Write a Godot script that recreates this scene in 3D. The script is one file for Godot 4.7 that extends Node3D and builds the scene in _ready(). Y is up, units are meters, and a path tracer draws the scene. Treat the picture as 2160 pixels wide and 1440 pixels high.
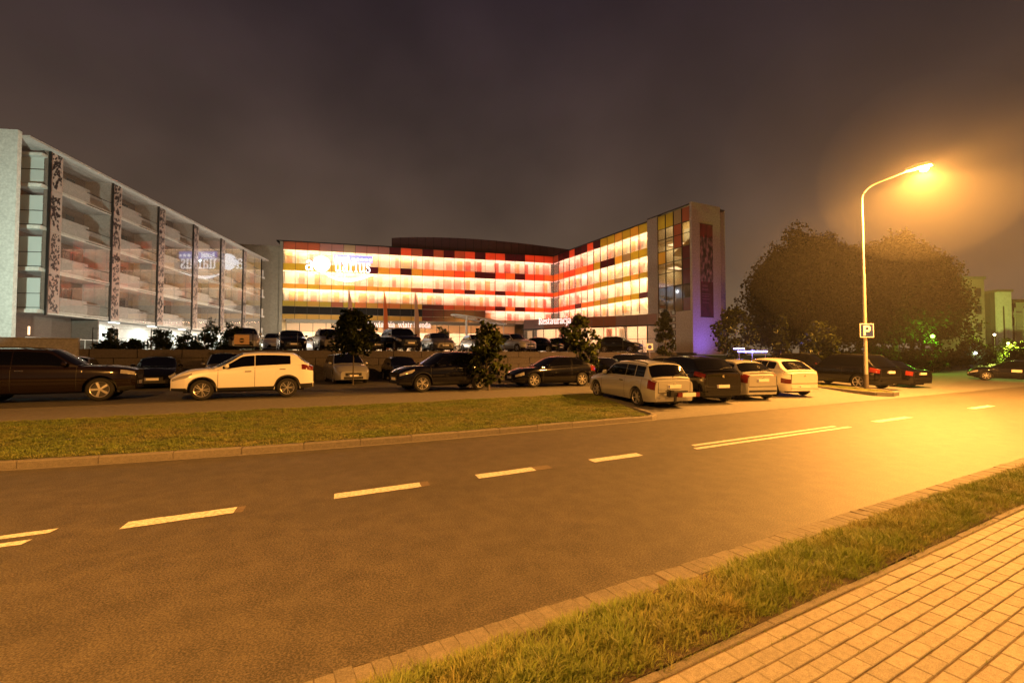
extends Node3D
# Night street: hotel with glowing double-skin glass front, parked cars, sodium street lamps.
# World axes: x runs along the road, -z leads across the road. P(u, y, v) puts a point u metres along and v metres across.

var rng := RandomNumberGenerator.new()
var M := {}
var used := {}
var box_cache := {}
var noise := FastNoiseLite.new()

func P(u: float, y: float, v: float) -> Vector3:
	return Vector3(u, y, -v)

func _ready() -> void:
	rng.seed = 20240607
	noise.seed = 11
	noise.frequency = 0.11
	# ---------- camera, sky, air, exposure ----------
	var cam := Camera3D.new()
	cam.name = "camera"
	cam.fov = 71.508
	cam.near = 0.05
	cam.far = 2000.0
	cam.position = Vector3(0, 1.72, 0)
	cam.rotation = Vector3(deg_to_rad(1.833), deg_to_rad(-29.563), 0)
	add_child(cam)
	cam.current = true
	var env := Environment.new()
	env.background_mode = Environment.BG_SKY
	var sky := Sky.new()
	var pan := PanoramaSkyMaterial.new()
	pan.panorama = night_sky()
	sky.sky_material = pan
	env.sky = sky
	env.background_energy_multiplier = 1.0
	env.tonemap_mode = Environment.TONE_MAPPER_LINEAR
	env.tonemap_exposure = 1.0
	env.volumetric_fog_enabled = true
	env.volumetric_fog_density = 0.0
	env.sdfgi_enabled = true
	env.ssao_enabled = true
	env.ssil_enabled = true
	var we := WorldEnvironment.new()
	we.name = "environment"
	we.environment = env
	add_child(we)
	materials()
	# ---------- setting ----------
	build_ground()
	build_pavement()
	build_lawn()
	build_wall_and_fence()
	# ---------- large things ----------
	build_hotel()
	build_left_building()
	build_far_buildings()
	build_street_lamps()
	# ---------- vegetation ----------
	build_trees()
	# ---------- vehicles and small things ----------
	build_cars()
	build_small_things()

# =====================================================================
# helpers
# =====================================================================
func night_sky() -> ImageTexture:
	var w := 1024
	var h := 512
	var img := Image.create(w, h, false, Image.FORMAT_RGB8)
	var n := FastNoiseLite.new()
	n.seed = 5
	n.frequency = 1.15
	n.fractal_octaves = 4
	for y in h:
		var el := (0.5 - (y + 0.5) / h) * PI
		var deg := rad_to_deg(el)
		for x in w:
			var a := (x + 0.5) / w * TAU
			var dir := Vector3(cos(a) * cos(el), sin(el) * 1.25, sin(a) * cos(el))
			var c := n.get_noise_3dv(dir) * 0.5 + 0.5 * n.get_noise_3dv(dir * 2.3 + Vector3(3, 1, 7))
			var t := clampf((deg - 2.0) / 38.0, 0.0, 1.0)
			var col := Color(0.47, 0.385, 0.285).lerp(Color(0.17, 0.132, 0.15), pow(t, 0.68))
			col = col * (1.0 + 0.32 * c)
			if deg < 0.0:
				col = Color(0.2, 0.17, 0.14)
			img.set_pixel(x, y, col)
	return ImageTexture.create_from_image(img)

func lin(r: float, g: float, b: float, a := 1.0) -> Color:
	var c := Color(r, g, b).linear_to_srgb()
	c.a = a
	return c

func mat(key: String, c: Color, rough := 0.8, metal := 0.0) -> StandardMaterial3D:
	var m := StandardMaterial3D.new()
	m.resource_name = key
	m.albedo_color = c
	m.roughness = rough
	m.metallic = metal
	M[key] = m
	return m

func glow(key: String, c: Color, energy: float) -> StandardMaterial3D:
	var m := mat(key, Color(0.8, 0.8, 0.8), 0.5)
	m.emission_enabled = true
	m.emission = c
	m.emission_energy_multiplier = energy
	return m

func glass(key: String, c: Color, alpha: float, rough := 0.03) -> StandardMaterial3D:
	var m := mat(key, Color(c.r, c.g, c.b, alpha), rough)
	m.transparency = BaseMaterial3D.TRANSPARENCY_ALPHA
	m.metallic_specular = 0.5
	return m

# grain texture: brightness noise around 1, as an sRGB image to be multiplied with the albedo colour
func grain_tex(sd: int, fine: float, coarse: float, lo: float, hi: float, specks := 0.0, share := 0.4, size := 512) -> ImageTexture:
	var a := FastNoiseLite.new()
	a.seed = sd
	a.noise_type = FastNoiseLite.TYPE_SIMPLEX
	a.frequency = fine
	a.fractal_octaves = 3
	var b := FastNoiseLite.new()
	b.seed = sd + 7
	b.frequency = coarse
	b.fractal_octaves = 3
	var ia := a.get_seamless_image(size, size)
	var ib := b.get_seamless_image(size, size)
	var r := RandomNumberGenerator.new()
	r.seed = sd
	var out := Image.create(size, size, false, Image.FORMAT_RGB8)
	for y in size:
		for x in size:
			var k: float = ia.get_pixel(x, y).r * (1.0 - share) + ib.get_pixel(x, y).r * share
			var g := lerpf(lo, hi, k)
			if specks > 0.0 and r.randf() < specks:
				g *= r.randf_range(0.6, 1.5)
			g = clampf(g, 0.0, 1.0)
			out.set_pixel(x, y, Color(g, g, g))
	return ImageTexture.create_from_image(out)

func normal_tex(sd: int, fine: float, strength: float, size := 512) -> ImageTexture:
	var a := FastNoiseLite.new()
	a.seed = sd
	a.frequency = fine
	a.fractal_octaves = 3
	var ia := a.get_seamless_image(size, size)
	ia.convert(Image.FORMAT_RGB8)
	ia.bump_map_to_normal_map(strength)
	return ImageTexture.create_from_image(ia)

func tri(m: StandardMaterial3D, tex: Texture2D, scale: float, ntex: Texture2D = null, nscale := 1.0) -> StandardMaterial3D:
	m.albedo_texture = tex
	m.uv1_triplanar = true
	m.uv1_world_triplanar = true
	m.uv1_scale = Vector3(scale, scale, scale)
	if ntex:
		m.normal_enabled = true
		m.normal_texture = ntex
		m.normal_scale = nscale
	return m

func materials() -> void:
	var g_asph := grain_tex(1, 0.2, 0.012, 0.35, 1.1, 0.5, 0.2)
	var g_stone := grain_tex(2, 0.09, 0.02, 0.62, 1.0, 0.15)
	var g_soft := grain_tex(3, 0.03, 0.008, 0.75, 1.0)
	var n_asph := normal_tex(4, 0.3, 3.0)
	var n_stone := normal_tex(5, 0.12, 1.6)
	tri(mat("asphalt", lin(0.13, 0.114, 0.088), 0.68), g_asph, 0.45, n_asph, 0.18).vertex_color_use_as_albedo = true
	tri(mat("lot", lin(0.125, 0.115, 0.1), 0.85), g_asph, 0.4, n_asph, 0.5).vertex_color_use_as_albedo = true
	tri(mat("bay_paving", lin(0.2, 0.19, 0.17), 0.8), g_stone, 0.4, n_stone, 0.5).vertex_color_use_as_albedo = true
	tri(mat("footpath", lin(0.23, 0.215, 0.19), 0.85), g_stone, 0.5, n_stone, 0.5).vertex_color_use_as_albedo = true
	tri(mat("lot_stone", lin(0.13, 0.12, 0.105), 0.9), g_stone, 0.7)
	tri(mat("terrace_top", lin(0.1, 0.098, 0.095), 0.8), g_asph, 0.4)
	tri(mat("soil", lin(0.10, 0.075, 0.045), 0.95), g_stone, 0.7, n_asph, 1.0)
	tri(mat("lawn_soil", lin(0.06, 0.075, 0.022), 0.95), g_asph, 0.6, n_asph, 1.0).vertex_color_use_as_albedo = true
	tri(mat("joint_sand", lin(0.2, 0.15, 0.1), 0.95), g_stone, 1.2, n_asph, 1.0)
	for k in 4:
		var t: float = [0.86, 0.97, 1.05, 0.92][k]
		tri(mat("brick%d" % k, lin(0.36 * t, 0.335 * t, 0.30 * t), 0.75), g_stone, 1.6 + 0.13 * k, n_stone, 0.7)
	for k in 3:
		var t: float = [0.92, 1.0, 1.07][k]
		tri(mat("kerb%d" % k, lin(0.23 * t, 0.21 * t, 0.18 * t), 0.85), g_stone, 1.1 + 0.17 * k, n_stone, 0.8)
	tri(mat("road_paint", lin(0.74, 0.72, 0.68), 0.65), grain_tex(9, 0.16, 0.03, 0.5, 1.25, 0.12, 0.5), 1.1, n_asph, 0.4)
	tri(mat("worn_paint", lin(0.2, 0.16, 0.12), 0.7), g_stone, 1.3)
	# grass and leaves
	var gm := mat("grass_blade", Color(1, 1, 1), 0.6)
	gm.vertex_color_use_as_albedo = true
	gm.backlight_enabled = true
	gm.backlight = Color(0.4, 0.4, 0.4)
	for a in [["leaf_maple", 0.17, 0.22, 0.06], ["leaf_dark", 0.14, 0.18, 0.055], ["leaf_big", 0.13, 0.165, 0.05], ["leaf_bush", 0.13, 0.19, 0.05], ["leaf_pale", 0.19, 0.24, 0.07]]:
		var m := mat(a[0], lin(a[1], a[2], a[3]), 0.5)
		m.vertex_color_use_as_albedo = true
		m.backlight_enabled = true
		m.backlight = Color(0.8, 0.8, 0.7)
	tri(mat("bark", lin(0.14, 0.115, 0.085), 0.9), g_stone, 2.0, n_asph, 1.0)
	# walls
	tri(mat("retaining_wall", lin(0.15, 0.135, 0.125), 0.95), g_stone, 0.6, n_stone, 1.0)
	tri(mat("pale_concrete", lin(0.42, 0.42, 0.4), 0.85), g_soft, 0.4, n_stone, 0.4)
	tri(mat("white_render", lin(0.72, 0.73, 0.70), 0.85), g_soft, 0.3)
	tri(mat("brown_render", lin(0.20, 0.155, 0.13), 0.85), g_soft, 0.35)
	tri(mat("parapet_grey", lin(0.5, 0.48, 0.46), 0.8), g_soft, 0.5)
	tri(mat("stone_cladding", lin(0.52, 0.46, 0.40), 0.75), g_stone, 0.35, n_stone, 0.5)
	tri(mat("hotel_grey", lin(0.34, 0.31, 0.24), 0.8), g_soft, 0.3)
	tri(mat("inner_wall", lin(0.8, 0.74, 0.62), 0.8), g_soft, 0.6)
	mat("frame_dark", lin(0.03, 0.025, 0.022), 0.45, 0.5)
	mat("frame_white", lin(0.7, 0.7, 0.68), 0.5)
	mat("steel", lin(0.35, 0.34, 0.33), 0.45, 0.8)
	mat("galvanised", lin(0.40, 0.39, 0.37), 0.55, 0.5)
	tri(mat("pole_paint", lin(0.42, 0.40, 0.37), 0.6), g_stone, 1.5)
	tri(mat("pole_base", lin(0.12, 0.10, 0.08), 0.8), g_stone, 1.5)
	glass("pane_clear", Color(0.9, 0.95, 0.93), 0.06)
	glass("pane_balcony", Color(0.75, 0.72, 0.68), 0.05, 0.02)
	glass("pane_tint", Color(0.75, 0.6, 0.2), 0.25, 0.02)
	mat("pane_dark", lin(0.02, 0.018, 0.016), 0.04)
	var fr := mat("frosted", lin(0.55, 0.62, 0.62), 0.3)
	fr.backlight_enabled = true
	fr.backlight = Color(0.6, 0.66, 0.66)
	var ff := mat("frosted_warm", lin(0.6, 0.52, 0.38), 0.35)
	ff.backlight_enabled = true
	ff.backlight = Color(0.8, 0.7, 0.55)
	mat("drum_metal", lin(0.10, 0.05, 0.05), 0.55, 0.2)
	mat("print_pane", lin(0.38, 0.31, 0.28), 0.15)
	mat("print_ink", lin(0.035, 0.025, 0.024), 0.3)
	# coloured translucent glass of the hotel
	for a in [["sp_olive", 0.42, 0.34, 0.06], ["sp_ochre", 0.52, 0.36, 0.09], ["sp_orange", 0.62, 0.29, 0.11], ["sp_red", 0.60, 0.18, 0.09], ["sp_rust", 0.34, 0.13, 0.07], ["sp_dark", 0.10, 0.02, 0.025], ["sp_mauve", 0.28, 0.17, 0.15], ["sp_taupe", 0.30, 0.24, 0.15]]:
		var m := mat(a[0], lin(a[1], a[2], a[3]), 0.18)
		m.backlight_enabled = true
		m.backlight = lin(a[1] / 0.62, a[2] / 0.62, a[3] / 0.62)
	for a in [["curtain_cream", 0.78, 0.72, 0.55], ["curtain_orange", 0.62, 0.33, 0.14], ["curtain_salmon", 0.66, 0.30, 0.22], ["curtain_red", 0.55, 0.12, 0.08], ["curtain_sand", 0.68, 0.52, 0.30]]:
		mat(a[0], lin(a[1], a[2], a[3]), 0.85)
	# car materials
	for a in [["paint_black", 0.0025, 0.0023, 0.003, 0.0], ["paint_navy", 0.003, 0.003, 0.008, 0.0], ["paint_brown", 0.010, 0.006, 0.006, 0.0], ["paint_white", 0.72, 0.71, 0.68, 0.0], ["paint_silver", 0.42, 0.42, 0.40, 0.45], ["paint_cream", 0.66, 0.62, 0.54, 0.15], ["paint_grey", 0.17, 0.165, 0.16, 0.45], ["paint_purple_lit", 0.34, 0.28, 0.33, 0.2]]:  # mauve entry: purple light on that car put into its paint colour
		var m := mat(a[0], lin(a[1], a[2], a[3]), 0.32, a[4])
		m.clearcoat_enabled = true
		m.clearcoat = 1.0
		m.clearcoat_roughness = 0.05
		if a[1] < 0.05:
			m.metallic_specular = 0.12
	mat("car_glass", lin(0.002, 0.002, 0.002), 0.03)
	mat("tyre", lin(0.009, 0.0085, 0.008), 0.85)
	mat("black_plastic", lin(0.008, 0.0075, 0.007), 0.6)
	mat("rim_silver", lin(0.55, 0.53, 0.5), 0.32, 0.75)
	mat("rim_dark", lin(0.03, 0.03, 0.03), 0.5, 0.3)
	mat("chrome", lin(0.7, 0.7, 0.7), 0.12, 1.0)
	mat("lens_red", lin(0.11, 0.012, 0.008), 0.08)
	mat("lens_clear", lin(0.45, 0.44, 0.42), 0.06, 0.4)
	mat("plate_white", lin(0.7, 0.68, 0.62), 0.45)
	mat("plate_blue", lin(0.02, 0.04, 0.25), 0.5)
	mat("plate_ink", lin(0.02, 0.02, 0.02), 0.6)
	mat("sign_blue", lin(0.012, 0.022, 0.12), 0.4)
	mat("sign_white", lin(0.78, 0.77, 0.72), 0.5)
	mat("cardboard", lin(0.62, 0.42, 0.22), 0.8)
	mat("flag_orange", lin(0.7, 0.2, 0.07), 0.8)
	mat("flag_pink", lin(0.7, 0.38, 0.32), 0.8)
	mat("flag_grey", lin(0.5, 0.36, 0.3), 0.8)

func st_new() -> SurfaceTool:
	var st := SurfaceTool.new()
	st.begin(Mesh.PRIMITIVE_TRIANGLES)
	st.set_smooth_group(-1)
	return st

# corners run counter-clockwise seen from outside
func quad(st: SurfaceTool, a: Vector3, b: Vector3, c: Vector3, d: Vector3) -> void:
	st.add_vertex(a); st.add_vertex(c); st.add_vertex(b)
	st.add_vertex(a); st.add_vertex(d); st.add_vertex(c)

func trig(st: SurfaceTool, a: Vector3, b: Vector3, c: Vector3) -> void:
	st.add_vertex(a); st.add_vertex(c); st.add_vertex(b)

func box(st: SurfaceTool, lo: Vector3, hi: Vector3, tr := Transform3D()) -> void:
	var p: Array[Vector3] = []
	for k in 8:
		p.append(tr * Vector3(hi.x if k & 1 else lo.x, hi.y if k & 2 else lo.y, hi.z if k & 4 else lo.z))
	quad(st, p[4], p[5], p[7], p[6])
	quad(st, p[1], p[0], p[2], p[3])
	quad(st, p[5], p[1], p[3], p[7])
	quad(st, p[0], p[4], p[6], p[2])
	quad(st, p[6], p[7], p[3], p[2])
	quad(st, p[0], p[1], p[5], p[4])

# box with its upper edges cut at a slant
func chamfer(st: SurfaceTool, lo: Vector3, hi: Vector3, c: float, tr := Transform3D()) -> void:
	var a: Array[Vector3] = []
	for y in [lo.y, hi.y - c]:
		a.append(tr * Vector3(lo.x, y, hi.z)); a.append(tr * Vector3(hi.x, y, hi.z)); a.append(tr * Vector3(hi.x, y, lo.z)); a.append(tr * Vector3(lo.x, y, lo.z))
	a.append(tr * Vector3(lo.x + c, hi.y, hi.z - c)); a.append(tr * Vector3(hi.x - c, hi.y, hi.z - c)); a.append(tr * Vector3(hi.x - c, hi.y, lo.z + c)); a.append(tr * Vector3(lo.x + c, hi.y, lo.z + c))
	for k in 4:
		var n := (k + 1) % 4
		quad(st, a[k], a[n], a[4 + n], a[4 + k])
		quad(st, a[4 + k], a[4 + n], a[8 + n], a[8 + k])
	quad(st, a[8], a[9], a[10], a[11])

func tube(st: SurfaceTool, pts: Array, radii: Array, n := 8, caps := true) -> void:
	st.set_smooth_group(0)
	var rings := []
	for i in pts.size():
		var d: Vector3 = (pts[mini(i + 1, pts.size() - 1)] - pts[maxi(i - 1, 0)]).normalized()
		var s := d.cross(Vector3.UP if absf(d.y) < 0.9 else Vector3.RIGHT).normalized()
		var t := d.cross(s).normalized()
		var ring := []
		for k in n:
			var a := TAU * k / n
			ring.append(pts[i] + (s * cos(a) + t * sin(a)) * float(radii[i]))
		rings.append(ring)
	for i in rings.size() - 1:
		for k in n:
			var m := (k + 1) % n
			quad(st, rings[i][k], rings[i][m], rings[i + 1][m], rings[i + 1][k])
	st.set_smooth_group(-1)
	if caps:
		for k in range(1, n - 1):
			trig(st, rings[0][0], rings[0][k + 1], rings[0][k])
			trig(st, rings[-1][0], rings[-1][k], rings[-1][k + 1])

# flat polygon (list of Vector2 in a plane) pushed along an axis
func prism(st: SurfaceTool, poly: PackedVector2Array, depth: float, tr := Transform3D()) -> void:
	var idx := Geometry2D.triangulate_polygon(poly)
	for i in range(0, idx.size(), 3):
		var a := poly[idx[i]]
		var b := poly[idx[i + 1]]
		var c := poly[idx[i + 2]]
		if (b - a).cross(c - a) < 0.0:
			var t := b
			b = c
			c = t
		trig(st, tr * Vector3(a.x, a.y, depth / 2), tr * Vector3(b.x, b.y, depth / 2), tr * Vector3(c.x, c.y, depth / 2))
		trig(st, tr * Vector3(a.x, a.y, -depth / 2), tr * Vector3(c.x, c.y, -depth / 2), tr * Vector3(b.x, b.y, -depth / 2))
	var ccw := 0.0
	for i in poly.size():
		ccw += poly[i].cross(poly[(i + 1) % poly.size()])
	for i in poly.size():
		var a := poly[i]
		var b := poly[(i + 1) % poly.size()]
		if ccw < 0.0:
			var t := a
			a = b
			b = t
		quad(st, tr * Vector3(a.x, a.y, -depth / 2), tr * Vector3(b.x, b.y, -depth / 2), tr * Vector3(b.x, b.y, depth / 2), tr * Vector3(a.x, a.y, depth / 2))

func finish(st: SurfaceTool) -> ArrayMesh:
	st.generate_normals()
	return st.commit()

func numbered(called: String) -> String:
	if not used.has(called):
		used[called] = 0
		return called
	used[called] += 1
	return "%s_%03d" % [called, used[called]]

func tag(o: Node3D, label: String, category: String, group := "") -> void:
	o.set_meta("label", label)
	o.set_meta("category", category)
	if group:
		o.set_meta("group", group)

func thing(called: String, label: String, category: String, at: Vector3, turn := 0.0, group := "") -> Node3D:
	var o := Node3D.new()
	o.name = numbered(called)
	add_child(o)
	o.position = at
	o.rotation.y = turn
	tag(o, label, category, group)
	return o

func part(parent: Node3D, called: String, mesh: Mesh, m: Material, tr := Transform3D()) -> MeshInstance3D:
	var o := MeshInstance3D.new()
	o.name = called
	o.mesh = mesh
	o.material_override = m
	o.transform = tr
	parent.add_child(o, true)
	return o

func spart(parent: Node3D, called: String, st: SurfaceTool, m: Material, tr := Transform3D()) -> MeshInstance3D:
	return part(parent, called, finish(st), m, tr)

func structure(called: String, st: SurfaceTool, m: Material) -> MeshInstance3D:
	var o := MeshInstance3D.new()
	o.name = numbered(called)
	o.mesh = finish(st)
	o.material_override = m
	o.set_meta("kind", "structure")
	add_child(o)
	return o

# shared box mesh centred on its origin
func bmesh_box(size: Vector3) -> ArrayMesh:
	var key := "%.3f %.3f %.3f" % [size.x, size.y, size.z]
	if not box_cache.has(key):
		var st := st_new()
		box(st, -size / 2, size / 2)
		box_cache[key] = finish(st)
	return box_cache[key]

func bpart(parent: Node3D, called: String, lo: Vector3, hi: Vector3, m: Material, tr := Transform3D()) -> MeshInstance3D:
	return part(parent, called, bmesh_box(hi - lo), m, tr * Transform3D(Basis(), (lo + hi) / 2))

func frame_at(u: float, y: float, v: float, deg: float) -> Transform3D:
	return Transform3D(Basis(Vector3.UP, deg_to_rad(deg)), P(u, y, v))

# =====================================================================
# ground
# =====================================================================
func ground_h(u: float, v: float) -> float:
	var t := clampf((v - 9.5) / 8.0, 0.0, 1.0)
	var h := 0.24 * t * t * (3.0 - 2.0 * t)
	if v > 34.0:
		var s := clampf((v - 34.0) / 20.0, 0.0, 1.0)
		h += 1.8 * s * s * (3.0 - 2.0 * s)
	return h

func sheet(called: String, m: Material, u0: float, u1: float, v0: float, v1: float, cell: float, lift: float, vary: float, flat := false) -> MeshInstance3D:
	var st := SurfaceTool.new()
	st.begin(Mesh.PRIMITIVE_TRIANGLES)
	st.set_smooth_group(0)
	var nu := int(ceil((u1 - u0) / cell))
	var nv := int(ceil((v1 - v0) / cell))
	for i in nu:
		for j in nv:
			for q in [[0, 0], [1, 1], [1, 0], [0, 0], [0, 1], [1, 1]]:
				var u := lerpf(u0, u1, float(i + q[0]) / nu)
				var v := lerpf(v0, v1, float(j + q[1]) / nv)
				var band := (0.07 * sin((v - 2.77) * TAU / 1.72) if flat else 0.0)
				var k := 1.0 + band + vary * (noise.get_noise_2d(u * 1.1, v * 6.0) + 0.6 * noise.get_noise_2d(u * 7.0 + 50.0, v * 9.0))
				st.set_color(Color(k, k, k))
				st.add_vertex(P(u, (0.0 if flat else ground_h(u, v)) + lift, v))
	return structure(called, st, m)

func build_ground() -> void:
	# one sheet to the horizon, under all others
	var st := SurfaceTool.new()
	st.begin(Mesh.PRIMITIVE_TRIANGLES)
	st.set_smooth_group(0)
	var us := [-320.0, -120.0, -60.0, -40.0]
	for k in 33:
		us.append(-30.0 + 4.0 * k)
	us += [120.0, 160.0, 220.0, 340.0]
	var vs := [-200.0, -60.0, -20.0, 0.0, 6.0, 9.0]
	for k in 24:
		vs.append(10.0 + 2.0 * k)
	vs += [60.0, 80.0, 110.0, 150.0, 220.0, 330.0]
	for i in us.size() - 1:
		for j in vs.size() - 1:
			var q := [[us[i], vs[j]], [us[i + 1], vs[j]], [us[i + 1], vs[j + 1]], [us[i], vs[j + 1]]]
			var p := []
			for e in q:
				p.append(P(e[0], ground_h(e[0], e[1]) - 0.06, e[1]))
			quad(st, p[0], p[1], p[2], p[3])
	structure("ground", st, M.soil)
	# road, asphalt sheet; edges at 2.77 and about 9.3 to 10 across
	sheet("road", M.asphalt, -40, 110, 2.77, 9.3, 0.45, 0.0, 0.24, true)
	sheet("road_edge", M.asphalt, -40, 9.2, 9.3, 12.0, 0.6, 0.0, 0.16, true)
	# lots behind the road
	sheet("parking_lot", M.lot, -40, 75, 18.62, 32.4, 1.0, -0.01, 0.12)
	sheet("footpath", M.footpath, -40, 12.5, 15.3, 18.55, 0.8, -0.004, 0.12)
	sheet("parking_bay", M.bay_paving, 9.2, 75, 9.3, 18.8, 0.6, -0.006, 0.12)
	# narrow kerb between footpath and lot
	var ks := st_new()
	chamfer(ks, P(-30, 0.15, 18.66), P(12, 0.262, 18.56), 0.008)
	structure("lot_kerb", ks, M.lot_stone)
	# painted centre line
	var dashes := [[-1.03, -0.05], [1.0, 2.1], [2.94, 3.9], [5.02, 6.1], [14.53, 16.5], [20.99, 22.81], [27.4, 29.4]]
	for k in dashes.size():
		var d: Array = dashes[k]
		var o := structure("lane_marking", marking(d[0], d[1], 6.2, 0.22), M.road_paint)
		if k in [0, 2, 1]:
			spart(o, "worn_end", marking(d[1] + 0.004, d[1] + [0.09, 0.12, 0.3][k], 6.2, 0.22), M.worn_paint)
	for d in [[-12.0, -1.72, 6.10], [-12.0, -1.60, 6.36], [7.37, 12.95, 6.06], [7.6, 12.75, 6.30]]:
		structure("lane_marking", marking(d[0], d[1], d[2], 0.12), M.road_paint)

func marking(u0: float, u1: float, v: float, w: float) -> SurfaceTool:
	var st := st_new()
	var n := int(ceil((u1 - u0) / 0.12))
	var r := RandomNumberGenerator.new()
	r.seed = int(u0 * 100.0) + 3000
	var up := []
	var dn := []
	for i in n + 1:
		var u := lerpf(u0, u1, float(i) / n)
		up.append(P(u + 0.02, 0.005, v + w / 2 + r.randf_range(-0.006, 0.006)))
		dn.append(P(u - 0.02, 0.005, v - w / 2 + r.randf_range(-0.006, 0.006)))
	for i in n:
		quad(st, dn[i], dn[i + 1], up[i + 1], up[i])
	return st

# near pavement of bricks, the flush kerb of header bricks, the far kerb of stones
func build_pavement() -> void:
	var bed := st_new()
	quad(bed, P(-3, -0.008, -3.0), P(30, -0.008, -3.0), P(30, -0.008, 1.86), P(-3, -0.008, 1.86))
	var pav := structure("pavement", bed, M.joint_sand)
	var meshes := []
	for k in 4:
		var st := st_new()
		chamfer(st, Vector3(-0.0966, -0.05, -0.0462), Vector3(0.0966, 0.0, 0.0462), 0.004 + 0.001 * (k % 2))
		meshes.append(finish(st))
	var bricks := []
	var row := 0
	var v := 1.80
	while v > -0.9:
		var u := 0.6 + (0.098 if row % 2 else 0.0) + rng.randf_range(-0.012, 0.012)
		while u < 13.0:
			bricks.append([u, v])
			u += 0.198
		v -= 0.1005
		row += 1
	var seen := []
	var rest := []
	for b in bricks:
		var fwd: float = b[0] * 0.4934 + b[1] * 0.8698
		var right: float = b[0] * 0.8698 - b[1] * 0.4934
		if fwd > 0.4 and absf(right / fwd) < 1.12 and (1.72 / fwd) < 0.78:
			seen.append([right * right + fwd * fwd, b[0], b[1]])
		else:
			rest.append([9e9, b[0], b[1]])
	seen.sort_custom(func(a, b): return a[0] < b[0])
	var far := st_new()
	var count := 0
	for b in seen + rest:
		var tr := Transform3D(Basis(Vector3.UP, rng.randfn(0.0, 0.009)) * Basis(Vector3.RIGHT, rng.randfn(0.0, 0.006)) * Basis(Vector3.BACK, rng.randfn(0.0, 0.005)), P(b[1], rng.randfn(0.0, 0.0014), b[2]))
		var k := rng.randi() % 4
		if count < 300:
			part(pav, "brick", meshes[k], M["brick%d" % k], tr)
		else:
			chamfer(far, Vector3(-0.0966, -0.05, -0.0462), Vector3(0.0966, 0.0, 0.0462), 0.004, tr)
		count += 1
	var fo := spart(pav, "bricks_beyond", far, M.brick1)
	fo.set_meta("kind", "stuff")
	# weeds in the joints along the verge
	var weeds := []
	for i in 420:
		var vv := 1.85 - 0.1005 * floorf(pow(rng.randf(), 3.0) * 9.0) + rng.randfn(0, 0.003)
		weeds.append([Transform3D(Basis(Vector3.UP, rng.randf() * TAU).scaled(Vector3.ONE * rng.randf_range(0.2, 0.55)), P(rng.randf_range(1.0, 10.0), -0.004, vv)), grass_color(i * 0.7, vv)])
	scatter(pav, "weeds", tuft_mesh(6, 0.05, 0.02, 0.004, 45), M.grass_blade, weeds)
	# short cracks in the asphalt
	for e in [[-0.4, 4.55, 0.5]]:
		var cr := st_new()
		var pu: float = e[0]
		var pv: float = e[1]
		for i in 12:
			var nu := pu + float(e[2]) / 12.0
			var nv := pv + rng.randfn(0.0, 0.022)
			quad(cr, P(pu, 0.003, pv), P(nu, 0.003, nv), P(nu, 0.003, nv + 0.012), P(pu, 0.003, pv + 0.012))
			pu = nu
			pv = nv
		structure("road_crack", cr, M.lot_stone)
	# concrete edging strip between bricks and verge
	var es := st_new()
	quad(es, P(0, -0.03, 1.82), P(0.001, -0.03, 1.82), P(0.001, -0.03, 1.9), P(0, -0.03, 1.9))
	var edge := structure("edging", es, M.kerb1)
	var ue := -1.0
	var mesh_e := st_new()
	chamfer(mesh_e, Vector3(-0.495, -0.1, -0.03), Vector3(0.495, 0.006, 0.03), 0.006)
	var me := finish(mesh_e)
	while ue < 16.0:
		part(edge, "edging_stone", me, M["kerb%d" % (rng.randi() % 3)], Transform3D(Basis(Vector3.UP, rng.randfn(0, 0.004)), P(ue + 0.5, rng.randfn(-0.004, 0.003), 1.89)))
		ue += 1.0
	# verge soil
	var vs := st_new()
	for i in 60:
		var a := -3.0 + i * 0.5
		quad(vs, P(a, vh(a, 1.92), 1.92), P(a + 0.5, vh(a + 0.5, 1.92), 1.92), P(a + 0.5, vh(a + 0.5, 2.25), 2.25), P(a, vh(a, 2.25), 2.25))
		quad(vs, P(a, vh(a, 2.25), 2.25), P(a + 0.5, vh(a + 0.5, 2.25), 2.25), P(a + 0.5, vh(a + 0.5, 2.55), 2.55), P(a, vh(a, 2.55), 2.55))
	structure("verge", vs, M.soil)
	# flush kerb: header bricks along the road
	var kb := st_new()
	quad(kb, P(-3, -0.003, 2.53), P(30, -0.003, 2.53), P(30, -0.003, 2.775), P(-3, -0.003, 2.775))
	var kerb := structure("kerb", kb, M.joint_sand)
	var hm := []
	for k in 2:
		var st := st_new()
		chamfer(st, Vector3(-0.0488, -0.05, -0.1), Vector3(0.0488, 0.0, 0.1), 0.0025 + 0.001 * k)
		hm.append(finish(st))
	var fk := st_new()
	for i in 290:
		var uu := -0.4 + i * 0.1005
		var tr := Transform3D(Basis(Vector3.UP, rng.randfn(0, 0.012)) * Basis(Vector3.RIGHT, rng.randfn(0.0, 0.01)), P(uu, 0.004 + rng.randfn(0.0, 0.0018), 2.67 + rng.randfn(0, 0.004)))
		part(kerb, "kerb_brick", hm[i % 2], M["kerb%d" % (rng.randi() % 3)], tr)
	# far kerb stones, one metre each, following the slightly bent road edge
	var fb := st_new()
	quad(fb, P(-20, -0.05, 10.4), P(9, -0.05, 9.4), P(9, -0.05, 9.5), P(-20, -0.05, 10.5))
	var far_kerb := structure("kerb", fb, M.joint_sand)
	var pts := []
	for k in 25:
		var u := -14.0 + k
		pts.append(Vector2(u, 9.36 + 0.012 * maxf(0.0, 5.0 - u) * maxf(0.0, 5.0 - u) * (1.0 if u > -4.0 else 0.0) + (0.012 * 81.0 + 0.1 * (-4.0 - u) if u <= -4.0 else 0.0)))
	pts = pts.filter(func(p): return p.x < 9.1)
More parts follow.
